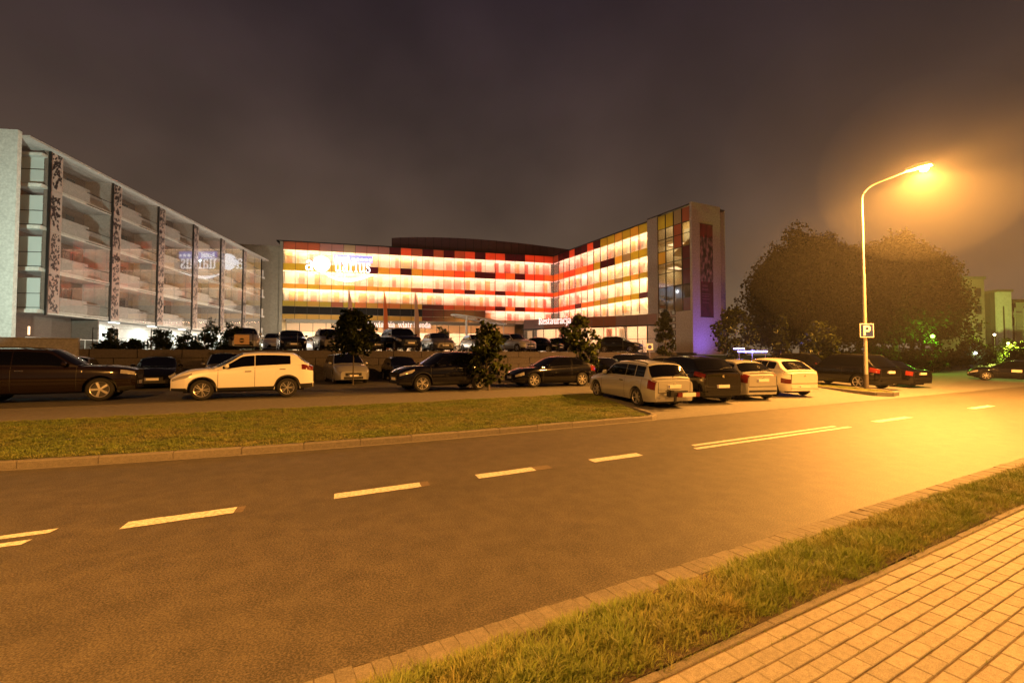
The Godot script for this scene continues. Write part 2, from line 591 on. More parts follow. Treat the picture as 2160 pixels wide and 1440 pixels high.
	pts += [Vector2(9.7, 9.38), Vector2(10.15, 9.62), Vector2(10.45, 10.0), Vector2(10.75, 10.6), Vector2(11.2, 11.5), Vector2(11.7, 12.5), Vector2(12.2, 13.5), Vector2(12.6, 14.5)]
	for i in pts.size() - 1:
		var a: Vector2 = pts[i]
		var b: Vector2 = pts[i + 1]
		var d := b - a
		var st := st_new()
		var l := d.length()
		var high := 0.12 if i < pts.size() - 9 else lerpf(0.11, 0.05, (i - pts.size() + 9) / 8.0)
		chamfer(st, Vector3(0.004, -0.12, -0.15), Vector3(l - 0.004, high, 0.0), 0.018)
		spart(far_kerb, "kerb_stone", st, M["kerb%d" % (rng.randi() % 3)], Transform3D(Basis(Vector3.UP, atan2(d.y, d.x) + rng.randfn(0, 0.003)), P(a.x, rng.randfn(0.0, 0.003), a.y)))
	# concrete gutter strip along the foot of the far kerb
	var gs := st_new()
	for i in pts.size() - 8:
		var a: Vector2 = pts[i]
		var b: Vector2 = pts[i + 1]
		quad(gs, P(a.x, 0.004, a.y - 0.14), P(b.x, 0.004, b.y - 0.14), P(b.x, 0.004, b.y), P(a.x, 0.004, a.y))
	structure("gutter", gs, M.kerb0)
	# tar seams in the asphalt
	for e in [[9.0, 60.0, 9.22, 0.02]]:
		var ts := st_new()
		var n := 60
		for i in n:
			var u0: float = lerpf(e[0], e[1], float(i) / n)
			var u1: float = lerpf(e[0], e[1], float(i + 1) / n)
			var d0 := 0.03 * noise.get_noise_1d(u0 * 9.0)
			var d1 := 0.03 * noise.get_noise_1d(u1 * 9.0)
			quad(ts, P(u0, 0.0035, e[2] + d0), P(u1, 0.0035, e[2] + d1), P(u1, 0.0035, e[2] + d1 + e[3]), P(u0, 0.0035, e[2] + d0 + e[3]))
		structure("road_seam", ts, M.lot)
	# loose island with the lamp post, edged by stones
	var isl := [Vector2(24.4, 9.75), Vector2(25.3, 9.9), Vector2(26.2, 10.8), Vector2(27.2, 12.6), Vector2(28.2, 14.6), Vector2(28.0, 15.4), Vector2(27.1, 15.2), Vector2(26.0, 13.4), Vector2(24.6, 11.2), Vector2(24.1, 10.2)]
	var poly := PackedVector2Array()
	for p in isl:
		poly.append(p)
	var ist := st_new()
	prism(ist, poly, 0.2, Transform3D(Basis(Vector3.RIGHT, -PI / 2), Vector3(0, 0.05, 0)))
	var island := structure("traffic_island", ist, M.soil)
	for i in isl.size():
		var a: Vector2 = isl[i]
		var b: Vector2 = isl[(i + 1) % isl.size()]
		var st := st_new()
		chamfer(st, Vector3(0.004, -0.1, -0.04), Vector3((b - a).length() - 0.004, 0.17, 0.06), 0.015)
		spart(island, "kerb_stone", st, M["kerb%d" % (rng.randi() % 3)], Transform3D(Basis(Vector3.UP, atan2((b - a).y, (b - a).x)), P(a.x, 0.01, a.y)))

func vh(u: float, v: float) -> float:
	return 0.0 + 0.02 * sin((v - 1.9) / 0.65 * PI) + 0.012 * noise.get_noise_2d(u * 14.0, v * 14.0)

func tuft_mesh(blades: int, h: float, spread: float, w: float, sd: int) -> ArrayMesh:
	var r := RandomNumberGenerator.new()
	r.seed = sd
	var st := st_new()
	for i in blades:
		var a := r.randf() * TAU
		var b := Vector3(cos(a), 0, sin(a)) * spread * sqrt(r.randf())
		var lean := Vector3(cos(a + r.randf_range(-1, 1)), 0, sin(a + r.randf_range(-1, 1))) * h * r.randf_range(0.15, 0.95)
		var hh := h * r.randf_range(0.45, 1.0)
		var s := Vector3(-sin(a), 0, cos(a)) * w * 0.5
		var m := b + lean * 0.35 + Vector3(0, hh * 0.62, 0)
		var e := b + lean + Vector3(0, hh, 0)
		quad(st, b - s, b + s, m + s * 0.75, m - s * 0.75)
		trig(st, m - s * 0.75, m + s * 0.75, e)
	return finish(st)

func scatter(parent: Node3D, called: String, mesh: Mesh, m: Material, places: Array) -> MultiMeshInstance3D:
	var mm := MultiMesh.new()
	mm.transform_format = MultiMesh.TRANSFORM_3D
	mm.use_colors = true
	mm.mesh = mesh
	mm.instance_count = places.size()
	for i in places.size():
		mm.set_instance_transform(i, places[i][0])
		mm.set_instance_color(i, places[i][1])
	var o := MultiMeshInstance3D.new()
	o.name = called
	o.multimesh = mm
	o.material_override = m
	o.set_meta("kind", "stuff")
	parent.add_child(o, true)
	return o

func grass_color(u: float, v: float) -> Color:
	var k := noise.get_noise_2d(u * 9.0, v * 9.0) + 0.5 * noise.get_noise_2d(u * 40.0, v * 40.0)
	var green := Color(0.145, 0.2, 0.028)
	var dry := Color(0.27, 0.235, 0.08)
	var c := green.lerp(dry, clampf(0.3 + 0.7 * k + rng.randf_range(-0.3, 0.3), 0.0, 1.0))
	return c * rng.randf_range(0.7, 1.25)

func build_lawn() -> void:
	# near verge: rough grass, one mass
	var places := [[], [], []]
	for i in 21000:
		var u := 0.2 + pow(rng.randf(), 1.35) * 19.0
		var v := rng.randf_range(1.93, 2.57) + rng.randfn(0.0, 0.03)
		var thick := noise.get_noise_2d(u * 22.0, v * 22.0)
		if thick < -0.28 and rng.randf() < 0.75:
			continue
		var edge := minf(v - 1.9, 2.58 - v)
		var s := rng.randf_range(0.55, 1.25) * (0.65 + clampf(edge * 3.0, 0.0, 0.5)) * (1.0 + 0.5 * thick)
		places[rng.randi() % 3].append([Transform3D(Basis(Vector3.UP, rng.randf() * TAU).scaled(Vector3(s, s * rng.randf_range(0.6, 1.2), s)), P(u, vh(u, v) - 0.005, v)), grass_color(u, v)])
	var node := Node3D.new()
	node.name = "verge_grass"
	node.set_meta("kind", "stuff")
	node.set_meta("label", "rough yellow-green grass on the narrow verge beside the brick pavement")
	node.set_meta("category", "grass")
	add_child(node)
	for k in 3:
		scatter(node, "grass", tuft_mesh(9, 0.075, 0.03, 0.0042, 50 + k), M.grass_blade, places[k])
	# lawn across the road
	var st := SurfaceTool.new()
	st.begin(Mesh.PRIMITIVE_TRIANGLES)
	st.set_smooth_group(0)
	var us := []
	var k0 := -32.0
	while k0 < 12.61:
		us.append(k0)
		k0 += 0.55
	for i in us.size() - 1:
		for j in 12:
			for q in [[0, 0], [1, 1], [1, 0], [0, 0], [0, 1], [1, 1]]:
				var u: float = us[i + q[0]]
				var lo := lawn_edge(u)
				var hi := maxf(lo, 15.3)
				var v := lerpf(lo, hi, (j + q[1]) / 12.0)
				var c := 1.0 + 0.5 * noise.get_noise_2d(u * 12.0, v * 12.0)
				st.set_color(Color(c, c, c * 0.9))
				st.add_vertex(P(u, lawn_h(u, v), v))
	structure("lawn", st, M.lawn_soil)
	var pl := [[], []]
	for i in 30000:
		var u := rng.randf_range(-9.0, 12.4)
		var v := rng.randf_range(9.4, 15.34)
		if v < lawn_edge(u) + 0.03:
			continue
		var s := rng.randf_range(0.6, 1.25)
		pl[i % 2].append([Transform3D(Basis(Vector3.UP, rng.randf() * TAU).scaled(Vector3(s * 1.5, s * 0.75, s * 1.5)), P(u, lawn_h(u, v) - 0.004, v)), grass_color(u * 0.5, v * 0.6) * 0.9])
	for i in 2600:
		var p := Vector2(rng.randf_range(24.2, 28.2), rng.randf_range(9.8, 15.3))
		if absf(p.y - (10.0 + (p.x - 24.4) * 1.35)) < 1.0:
			pl[0].append([Transform3D(Basis(Vector3.UP, rng.randf() * TAU), P(p.x, 0.15, p.y)), grass_color(p.x, p.y)])
	var ln := Node3D.new()
	ln.name = "lawn_grass"
	ln.set_meta("kind", "stuff")
	ln.set_meta("label", "short mown grass of the lawn between road kerb and footpath")
	ln.set_meta("category", "grass")
	add_child(ln)
	for k in 2:
		scatter(ln, "grass", tuft_mesh(12, 0.06, 0.07, 0.006, 80 + k), M.grass_blade, pl[k])

func lawn_edge(u: float) -> float:
	var e := 9.36 + 0.15
	if u < 5.0:
		var d := minf(9.0, 5.0 - u)
		e += 0.012 * d * d
	if u < -4.0:
		e += 0.1 * (-4.0 - u)
	if u > 9.7:
		e = 9.5 + (u - 9.7) * 2.0
	return e

func lawn_h(u: float, v: float) -> float:
	return maxf(ground_h(u, v), 0.0) * 0.55 + 0.10 + 0.02 * noise.get_noise_2d(u * 5.0, v * 5.0)

# =====================================================================
# terrace wall, fence, hedge
# =====================================================================
const TERRACE := 2.12

func build_wall_and_fence() -> void:
	var st := st_new()
	box(st, P(-60, 1.0, 95), P(40, TERRACE, 32.7))
	structure("terrace", st, M.terrace_top)
	# retaining wall made of stacked dark blocks
	var w := thing("retaining_wall", "dark retaining wall of stacked blocks behind the lower parking lot", "wall", P(0, 0.2, 32.55))
	var bm := []
	for k in 3:
		var b := st_new()
		chamfer(b, Vector3(-0.98, 0, -0.15), Vector3(0.98, 0.46, 0.15), 0.02)
		bm.append(finish(b))
	for row in 4:
		var u := -29.0 + (1.0 if row % 2 else 0.0)
		while u < 39.0:
			part(w, "wall_block", bm[rng.randi() % 3], M.retaining_wall, Transform3D(Basis(Vector3.UP, rng.randfn(0, 0.004)), P(u, 0.02 + 0.48 * row, 0.0 + rng.randfn(0.0, 0.008))))
			u += 2.0
	bpart(w, "backing", P(-30, 0.0, 0.12), P(40, 1.9, 0.0), M.retaining_wall)
	# pale wall before the apartment block
	var pw := thing("garden_wall", "pale grey rendered wall below the apartment block", "wall", P(-19.0, 0.2, 32.0))
	bpart(pw, "wall_panel", P(-11, 0, 0.5), P(11.6, 2.42, 0.25), M.pale_concrete)
	bpart(pw, "coping", P(-11, 2.42, 0.56), P(11.65, 2.47, 0.19), M.pale_concrete)
	# wire fence on the terrace edge
	var f := thing("wire_fence", "thin wire fence with slim posts along the terrace edge", "fence", P(-7.0, TERRACE, 33.0))
	for k in 17:
		var a := st_new()
		tube(a, [P(k * 2.5, 0, 0), P(k * 2.5, 1.15, 0)], [0.025, 0.025], 6)
		spart(f, "post", a, M.frame_dark)
	for y in [0.1, 0.6, 1.1]:
		var a := st_new()
		tube(a, [P(0, y, 0), P(40, y, 0)], [0.007, 0.007], 4)
		spart(f, "wire", a, M.frame_dark)

# =====================================================================
# hotel
# =====================================================================
var hotel: Node3D

func hp(called: String, wing: Transform3D, lo: Vector3, hi: Vector3, m: Material, parent: Node3D = null) -> MeshInstance3D:
	var par: Node3D = hotel if parent == null else parent
	var tr := wing * Transform3D(Basis(), (lo + hi) / 2)
	if parent != null:
		tr = parent.transform.affine_inverse() * tr
	return part(par, called, bmesh_box(hi - lo), m, tr)

func area_light(called: String, tr: Transform3D, size: Vector2, c: Color, energy: float) -> void:
	var l := AreaLight3D.new()
	l.name = numbered(called)
	l.area_size = size
	l.light_color = c
	l.light_energy = energy
	l.area_range = 30.0
	l.shadow_enabled = true
	l.transform = tr
	add_child(l)

func led_color(t: float) -> Color:
	# colour of the light strips: pale yellow at the far ends, orange, then coral in the inner corner
	var stops := [lin(1.0, 0.70, 0.36), lin(1.0, 0.60, 0.34), lin(1.0, 0.47, 0.31), lin(1.0, 0.42, 0.32)]
	var k := clampf(t, 0.0, 1.0) * 3.0
	var i := mini(int(k), 2)
	return stops[i].lerp(stops[i + 1], k - i)

const ROWS := [[16.6, 18.72], [13.35, 15.4], [10.6, 12.52], [8.15, 9.72]]

func build_hotel() -> void:
	hotel = thing("hotel_building", "angled hotel with glowing bands of windows between yellow, orange and red glass panels", "hotel", Vector3.ZERO)
	var leds := {}
	for k in 7:
		leds[k] = glow("led%d" % k, led_color(k / 6.0), 2.2)
	var A := frame_at(5.26, 0, 82.84, -14.93)
	var B := frame_at(49.06, 0, 71.16, -93.1)
	var LA := 45.33
	var LB := 24.57
	var r := RandomNumberGenerator.new()
	r.seed = 77
	# wing: transform, length, columns, number of window rows as a function of the column, direction of the colour gradient
	for wing in [[A, LA, 25, 0], [B, LB, 14, 1]]:
		var T: Transform3D = wing[0]
		var n: int = wing[2]
		var w: float = wing[1] / n
		# inner wall and roof slab behind the glass skin
		hp("inner_wall", T, Vector3(0, 7.7, -1.6), Vector3(wing[1], 20.0, -1.4), M.inner_wall)
		hp("roof", T, Vector3(0 if wing[3] else -1.0, 20.0, -11.0), Vector3(wing[1], 20.18, 0.05), M.frame_dark)
		hp("rear_wall", T, Vector3(0, 2.0, -11.0), Vector3(wing[1], 20.0, -10.8), M.hotel_grey)
		for i in n:
			var t: float = float(i) / (n - 1)
			var heat := t if wing[3] == 0 else 1.0 - t * 1.05
			var x0 := i * w
			var x1 := (i + 1) * w
			var four: bool = wing[3] == 1 or i >= 18
			# mullion at each joint
			hp("mullion", T, Vector3(x0 - 0.025, 7.7, -0.06), Vector3(x0 + 0.025, 20.0, 0.06), M.frame_dark)
			for row in 4:
				if row == 3 and not four:
					continue
				var y0: float = ROWS[row][0]
				var y1: float = ROWS[row][1]
				hp("window_pane", T, Vector3(x0 + 0.03, y0, -0.012), Vector3(x1 - 0.03, y1, 0.012), M.pane_clear)
				if r.randf() < 0.16:
					hp("transom", T, Vector3(x0 + 0.03, y0 + (y1 - y0) * 0.66, 0.014), Vector3(x1 - 0.03, y0 + (y1 - y0) * 0.66 + 0.045, 0.05), M.frame_dark)
				# light strip on the head of every window
				hp("led_strip", T, Vector3(x0 + 0.02, y1 - 0.085, -0.2), Vector3(x1 - 0.02, y1 - 0.02, -0.14), leds[clampi(int(round(heat * 6.0)), 0, 6)])
				# curtains
				var palette := ["curtain_cream", "curtain_sand", "curtain_orange", "curtain_salmon"] if heat < 0.55 else ["curtain_cream", "curtain_salmon", "curtain_orange", "curtain_red"]
				if r.randf() < 0.8:
					var cw := r.randf_range(0.3, 0.62) * w
					var cx := x0 + r.randf_range(0.05, 0.95) * (w - cw)
					curtain(T, cx, cx + cw, y0 + 0.02, y1 - 0.28, M[palette[1 + r.randi() % 3]])
				if r.randf() < 0.5:
					curtain(T, x0 + 0.04, x0 + r.randf_range(0.25, 0.45), y0 + 0.02, y1 - 0.2, M[palette[r.randi() % 2]])
				if r.randf() < 0.22:
					hp("window_rail", T, Vector3(x0 + 0.15, y0 + 0.1, -0.12), Vector3(x1 - 0.15, y0 + 0.16, -0.08), M.curtain_red if heat > 0.4 else M.curtain_orange)
			# coloured panels
			var lo_panels := [[18.76, 20.0], [15.44, 16.56], [12.56, 13.31], [9.76, 10.56]]
			for k in 4:
				var key := spandrel(heat, k, r, wing[3] == 1)
				hp("glass_panel", T, Vector3(x0 + 0.03, lo_panels[k][0], -0.02), Vector3(x1 - 0.03, lo_panels[k][1], 0.025), M[key])
			if not four:
				# dark storey, then warm band, under the left part
				var dark: bool = i < 12
				hp("dark_pane", T, Vector3(x0 + 0.03, 8.5, -0.02), Vector3(x1 - 0.03, 9.72, 0.02), M.pane_dark if dark else M.sp_dark)
				hp("glass_panel", T, Vector3(x0 + 0.03, 7.72, -0.02), Vector3(x1 - 0.03, 8.46, 0.03), M.sp_ochre if dark else M.sp_dark)
			elif wing[3] == 0:
				hp("glass_panel", T, Vector3(x0 + 0.03, 7.72, -0.02), Vector3(x1 - 0.03, 8.11, 0.03), M.sp_taupe)
		# lamps of the strips, and added unseen lights behind the coloured panels
		var seg: int = 4 if wing[3] == 0 else 3
		for row in 4:
			for s in seg:
				var a: float = wing[1] * s / seg
				var b: float = wing[1] * (s + 1) / seg
				if row == 3 and wing[3] == 0 and s < seg - 1:
					continue
				var tt := (s + 0.5) / seg
				var heat := tt if wing[3] == 0 else 1.0 - tt
				var tr := T * Transform3D(Basis(Vector3.RIGHT, deg_to_rad(-12.0)), Vector3((a + b) / 2, float(ROWS[row][1]) - 0.1, -0.22))
				var bk := T * Transform3D(Basis(Vector3.UP, PI), Vector3((a + b) / 2, [19.4, 16.05, 12.95, 10.18][row], -0.74))
				area_light("added_panel_light", bk, Vector2(b - a - 0.1, [0.9, 0.8, 0.5, 0.5][row]), led_color(heat), ([0.55, 1.2, 1.1, 1.1][row]) * (b - a))
				area_light("led_light", tr, Vector2(b - a - 0.1, 0.08), led_color(heat), HOTEL_LED * (b - a))
	# left end: blank grey wall turning back
	hp("end_wall", A, Vector3(-0.5, 2.0, -11.0), Vector3(-0.03, 20.05, 0.05), M.hotel_grey)
	hp("side_block", A, Vector3(-9.5, 2.0, -11.0), Vector3(-0.52, 19.3, -0.35), M.hotel_grey)
	hp("roof_box", A, Vector3(-6.0, 19.3, -5.0), Vector3(-5.1, 20.0, -4.0), M.frame_dark)
	# ground floor of the left wing
	ground_front(A, 0.6, 38.0)
	# curved dark red storey rising behind the parapet
	var dr := st_new()
	var arc := []
	for k in 25:
		var f := k / 24.0
		arc.append(Vector3(16.7 + 33.6 * f, lerpf(21.9, 22.0, f) + 0.6 * sin(PI * pow(f, 0.8)), -0.9 - 3.4 * pow(f - 0.32, 2.0)))
	for k in 24:
		var p: Vector3 = arc[k]
		var q: Vector3 = arc[k + 1]
		quad(dr, Vector3(p.x, 20.0, p.z), Vector3(q.x, 20.0, q.z), q, p)
		quad(dr, p, q, q + Vector3(1.2, 0, -9), p + Vector3(1.2, 0, -9))
	quad(dr, Vector3(17.9, 20, -10.5), Vector3(16.7, 20, arc[0].z), arc[0], arc[0] + Vector3(1.2, 0, -9))
	spart(hotel, "roof_drum", dr, M.drum_metal, A)
	for k in 25:
		hp("drum_rib", A, Vector3(arc[k].x - 0.03, 20.0, arc[k].z - 0.05), Vector3(arc[k].x + 0.03, arc[k].y, arc[k].z + 0.05), M.frame_dark)
	# ------- right wing end: plain strip, stair tower, stone end wall -------
	hp("pier", B, Vector3(24.6, 2.0, -6.0), Vector3(26.5, 20.3, 0.12), M.stone_cladding)
	var tx0 := 26.5
	var tx1 := 32.05
	var tw := (tx1 - tx0) / 4.0
	hp("stair_back_wall", B, Vector3(tx0, 7.4, -4.6), Vector3(tx1, 20.2, -4.4), M.curtain_sand)
	hp("tower_roof", B, Vector3(24.6, 20.3, -6.0), Vector3(tx1, 20.45, 0.15), M.frame_dark)
	hp("tower_base", B, Vector3(26.5, 2.0, -6.0), Vector3(tx1, 7.4, 0.02), M.stone_cladding)
	hp("tower_side", B, Vector3(tx1, 2.0, -4.75), Vector3(tx1 + 0.35, 20.55, 0.2), M.stone_cladding)
	hp("tower_rear", B, Vector3(26.5, 7.4, -6.0), Vector3(tx1, 20.3, -5.9), M.stone_cladding)
	var tr_rows := [7.4, 9.0, 10.7, 12.5, 13.8, 15.4, 17.0, 18.4, 20.25]
	for i in 5:
		hp("mullion", B, Vector3(tx0 + i * tw - 0.05, 7.4, -0.05), Vector3(tx0 + i * tw + 0.05, 20.25, 0.08), M.frame_dark)
	for i in 4:
		for j in 8:
			var y0: float = tr_rows[j]
			var y1: float = tr_rows[j + 1]
			var key := "pane_tint"
			if j == 7:
				key = ["sp_olive", "sp_olive", "sp_taupe", "sp_rust"][i]
			elif (i == 2 and j in [5, 6]) or (i == 3 and j in [2, 3, 4, 0]):
				key = "sp_rust" if i == 2 else "sp_dark"
			elif j == 4 and i == 0:
				key = "sp_ochre"
			elif j < 2:
				key = "pane_dark"
			hp("stair_pane", B, Vector3(tx0 + i * tw + 0.06, y0 + 0.04, -0.015), Vector3(tx0 + (i + 1) * tw - 0.06, y1 - 0.04, 0.015), M[key])
			hp("transom", B, Vector3(tx0 + i * tw + 0.05, y0 - 0.04, -0.03), Vector3(tx0 + (i + 1) * tw - 0.05, y0 + 0.04, 0.05), M.frame_dark)
	# stairs and doors inside the tower
	for j in 3:
		var yy := 10.6 + 3.1 * j
		hp("landing", B, Vector3(tx0, yy - 0.2, -4.4), Vector3(tx0 + tw * 1.6, yy, -0.3), M.inner_wall)
		var sl := st_new()
		box(sl, Vector3(0, -0.1, -1.4), Vector3(4.2, 0.1, 1.4), B * Transform3D(Basis(Vector3.BACK, deg_to_rad(-28.0 if j % 2 else 28.0)), Vector3(tx0 + tw * 1.2, yy - (1.9 if j % 2 == 0 else -0.1), -2.3)))
		spart(hotel, "stair_flight", sl, M.inner_wall)
		hp("door_frame", B, Vector3(tx0 + 0.35, yy, -4.4), Vector3(tx0 + 1.5, yy + 2.2, -4.32), M.frame_white)
	area_light("stair_light", B * Transform3D(Basis(Vector3.RIGHT, deg_to_rad(-90)), Vector3(tx0 + 1.2, 20.1, -2.4)), Vector2(2, 2), lin(1.0, 0.75, 0.3), 14.0)
	area_light("stair_light", B * Transform3D(Basis(Vector3.RIGHT, deg_to_rad(-90)), Vector3(tx0 + 1.2, 16.5, -2.4)), Vector2(2, 2), lin(1.0, 0.75, 0.3), 12.0)
	area_light("stair_light", B * Transform3D(Basis(Vector3.RIGHT, deg_to_rad(-90)), Vector3(tx0 + 1.2, 13.4, -2.4)), Vector2(2, 2), lin(1.0, 0.75, 0.3), 10.0)
	for y in [20.12, 16.52, 13.42]:
		hp("ceiling_lamp", B, Vector3(tx0 + 0.3, y, -3.4), Vector3(tx0 + 2.1, y + 0.05, -1.4), M.led1)
	# little square windows up the base of the tower
	for k in 6:
		var y := 2.75 + 0.85 * k
		var fr := hp("window", B, Vector3(28.85, y, 0.02), Vector3(29.45, y + 0.6, 0.06), M.frame_dark)
		hp("pane", B, Vector3(28.95, y + 0.1, 0.06), Vector3(29.35, y + 0.5, 0.075), M.frosted, fr)
	# banner on the end wall (mottled print, headline bars of print)
	banner(B)
	# restaurant pavilion with curved front
	restaurant()
	# lettering
	signs(A)

const HOTEL_LED := 4.0

func spandrel(heat: float, k: int, r: RandomNumberGenerator, right_wing: bool) -> String:
	var q := r.randf()
	if right_wing and heat < 0.5:
		return "sp_olive" if q < 0.45 else ("sp_ochre" if q < 0.75 else ("sp_taupe" if q < 0.9 else "sp_dark"))
	if k == 0:
		if heat < 0.12:
			return ["sp_taupe", "sp_rust"][r.randi() % 2]
		if heat < 0.36:
			return ["sp_mauve", "sp_taupe", "sp_mauve"][r.randi() % 3]
		return "sp_dark" if q < 0.35 else ("sp_rust" if q < 0.6 else "sp_red")
	if heat < 0.25:
		return "sp_olive" if q < 0.6 else ("sp_ochre" if q < 0.9 else "sp_rust")
	if heat < 0.5:
		return "sp_ochre" if q < 0.5 else ("sp_orange" if q < 0.72 else ("sp_rust" if q < 0.88 else "sp_dark"))
	if heat < 0.75:
		return "sp_orange" if q < 0.55 else ("sp_red" if q < 0.8 else "sp_dark")
	return "sp_red" if q < 0.6 else ("sp_orange" if q < 0.85 else "sp_dark")

func curtain(T: Transform3D, x0: float, x1: float, y0: float, y1: float, m: Material) -> void:
	# pleated cloth
	var st := st_new()
	var n := maxi(3, int((x1 - x0) / 0.07))
	for i in n:
		var a := lerpf(x0, x1, float(i) / n)
		var b := lerpf(x0, x1, float(i + 1) / n)
		var za := -0.95 + (0.035 if i % 2 else 0.0)
		var zb := -0.95 + (0.0 if i % 2 else 0.035)
		quad(st, Vector3(a, y0, za), Vector3(b, y0, zb), Vector3(b, y1, zb), Vector3(a, y1, za))
	spart(hotel, "curtain", st, m, T)

func ground_front(A: Transform3D, x0: float, x1: float) -> void:
	hp("lobby_back_wall", A, Vector3(x0, 2.0, -5.2), Vector3(x1, 7.6, -5.0), M.inner_wall)
	hp("lobby_ceiling", A, Vector3(x0, 7.45, -5.0), Vector3(x1, 7.65, -0.1), M.inner_wall)
	hp("lobby_floor", A, Vector3(x0, 2.0, -5.0), Vector3(x1, 2.2, 0.0), M.inner_wall)
	hp("fascia", A, Vector3(x0, 7.1, -0.05), Vector3(x1, 7.66, 0.2), M.hotel_grey)
	var n := 19
	var w := (x1 - x0) / n
	for i in n:
		var a := x0 + i * w
		hp("mullion", A, Vector3(a - 0.03, 2.2, -0.05), Vector3(a + 0.03, 7.1, 0.1), M.frame_dark)
		hp("frosted_pane", A, Vector3(a + 0.04, 5.75, -0.01), Vector3(a + w - 0.04, 7.05, 0.02), M.frosted_warm)
		hp("shop_pane", A, Vector3(a + 0.04, 2.25, -0.01), Vector3(a + w - 0.04, 5.68, 0.02), M.pane_clear)
		hp("transom", A, Vector3(a + 0.03, 5.68, -0.03), Vector3(a + w - 0.03, 5.74, 0.05), M.frame_dark)
	for k in 4:
		var c := lerpf(x0, x1, (k + 0.5) / 4.0)
		hp("ceiling_lamp", A, Vector3(c - 3.2, 7.38, -2.9), Vector3(c + 3.2, 7.44, -2.2), M.led0)
		area_light("lobby_light", A * Transform3D(Basis(Vector3.RIGHT, deg_to_rad(-90)), Vector3(c, 7.3, -2.5)), Vector2(6.4, 0.7), led_color(0.1 + 0.12 * k), 110.0)

func restaurant() -> void:
	var pts := [Vector2(37.91, 63.11), Vector2(39.5, 59.9), Vector2(41.48, 56.26), Vector2(43.3, 53.2), Vector2(45.19, 50.24), Vector2(46.6, 47.5), Vector2(47.5, 44.94)]
	var fascia := st_new()
	var soffit := st_new()
	var back := st_new()
	for i in pts.size() - 1:
		var a: Vector2 = pts[i]
		var b: Vector2 = pts[i + 1]
		var out := Vector2(-(b - a).y, (b - a).x).normalized() * -1.0
		if out.x > 0.0:
			out = -out
		quad(fascia, P(a.x, 5.95, a.y), P(b.x, 5.95, b.y), P(b.x, 7.4, b.y), P(a.x, 7.4, a.y))
		# projecting brow under the fascia
		var a2 := a + out * 0.7
		var b2 := b + out * 0.7
		quad(soffit, P(a2.x, 5.8, a2.y), P(b2.x, 5.8, b2.y), P(b2.x, 5.95, b2.y), P(a2.x, 5.95, a2.y))
		quad(soffit, P(a2.x, 5.95, a2.y), P(b2.x, 5.95, b2.y), P(b.x, 5.95, b.y), P(a.x, 5.95, a.y))
		quad(soffit, P(a.x, 5.8, a.y), P(b.x, 5.8, b.y), P(b2.x, 5.8, b2.y), P(a2.x, 5.8, a2.y))
		var a3 := a - out * 4.0
		var b3 := b - out * 4.0
		quad(back, P(a3.x, 2.0, a3.y), P(b3.x, 2.0, b3.y), P(b3.x, 7.4, b3.y), P(a3.x, 7.4, a3.y))
		quad(back, P(a.x, 7.38, a.y), P(b.x, 7.38, b.y), P(b3.x, 7.38, b3.y), P(a3.x, 7.38, a3.y))
		var seg := 2
		for s in seg:
			var p: Vector2 = a.lerp(b, float(s) / seg)
			var q: Vector2 = a.lerp(b, float(s + 1) / seg)
			var d := q - p
			var tr := Transform3D(Basis(Vector3.UP, atan2(d.y, d.x)), P(p.x, 0, p.y))
			var l := d.length()
			hp("mullion", tr, Vector3(-0.04, 2.2, -0.05), Vector3(0.04, 5.8, 0.08), M.frame_dark)
			hp("shop_pane", tr, Vector3(0.05, 2.25, -0.01), Vector3(l - 0.05, 5.75, 0.015), M.pane_clear)
			hp("transom", tr, Vector3(0.04, 4.1, -0.02), Vector3(l - 0.04, 4.16, 0.05), M.frame_dark)
			hp("fascia_panel", tr, Vector3(0.03, 6.0, -0.01), Vector3(l - 0.03, 7.36, 0.03), M.sp_rust if i in [1, 2, 3] else M.sp_mauve)
			if (i + s) % 2 == 0:
				var ct := st_new()
				for k in 6:
					quad(ct, Vector3(0.1 + k * 0.14, 2.2, -0.9 + 0.06 * (k % 2)), Vector3(0.24 + k * 0.14, 2.2, -0.9 + 0.06 * ((k + 1) % 2)), Vector3(0.24 + k * 0.14, 5.7, -0.9 + 0.06 * ((k + 1) % 2)), Vector3(0.1 + k * 0.14, 5.7, -0.9 + 0.06 * (k % 2)))
				spart(hotel, "curtain", ct, M.curtain_salmon if i % 2 else M.curtain_cream, tr)
		var mid := (a + b) / 2 - out * 1.6
		hp("ceiling_lamp", Transform3D(Basis(Vector3.UP, atan2((b - a).y, (b - a).x)), P(mid.x, 0, mid.y)), Vector3(-1.0, 7.1, -0.3), Vector3(1.0, 7.16, 0.3), M.led4)
		area_light("dining_light", Transform3D(Basis(Vector3.RIGHT, deg_to_rad(-90)), P(mid.x, 7.0, mid.y)), Vector2(2.0, 1.0), lin(1.0, 0.5, 0.26), 40.0)
	spart(hotel, "restaurant_fascia", fascia, M.hotel_grey)
	spart(hotel, "restaurant_brow", soffit, M.frame_dark)
	spart(hotel, "restaurant_shell", back, M.inner_wall)

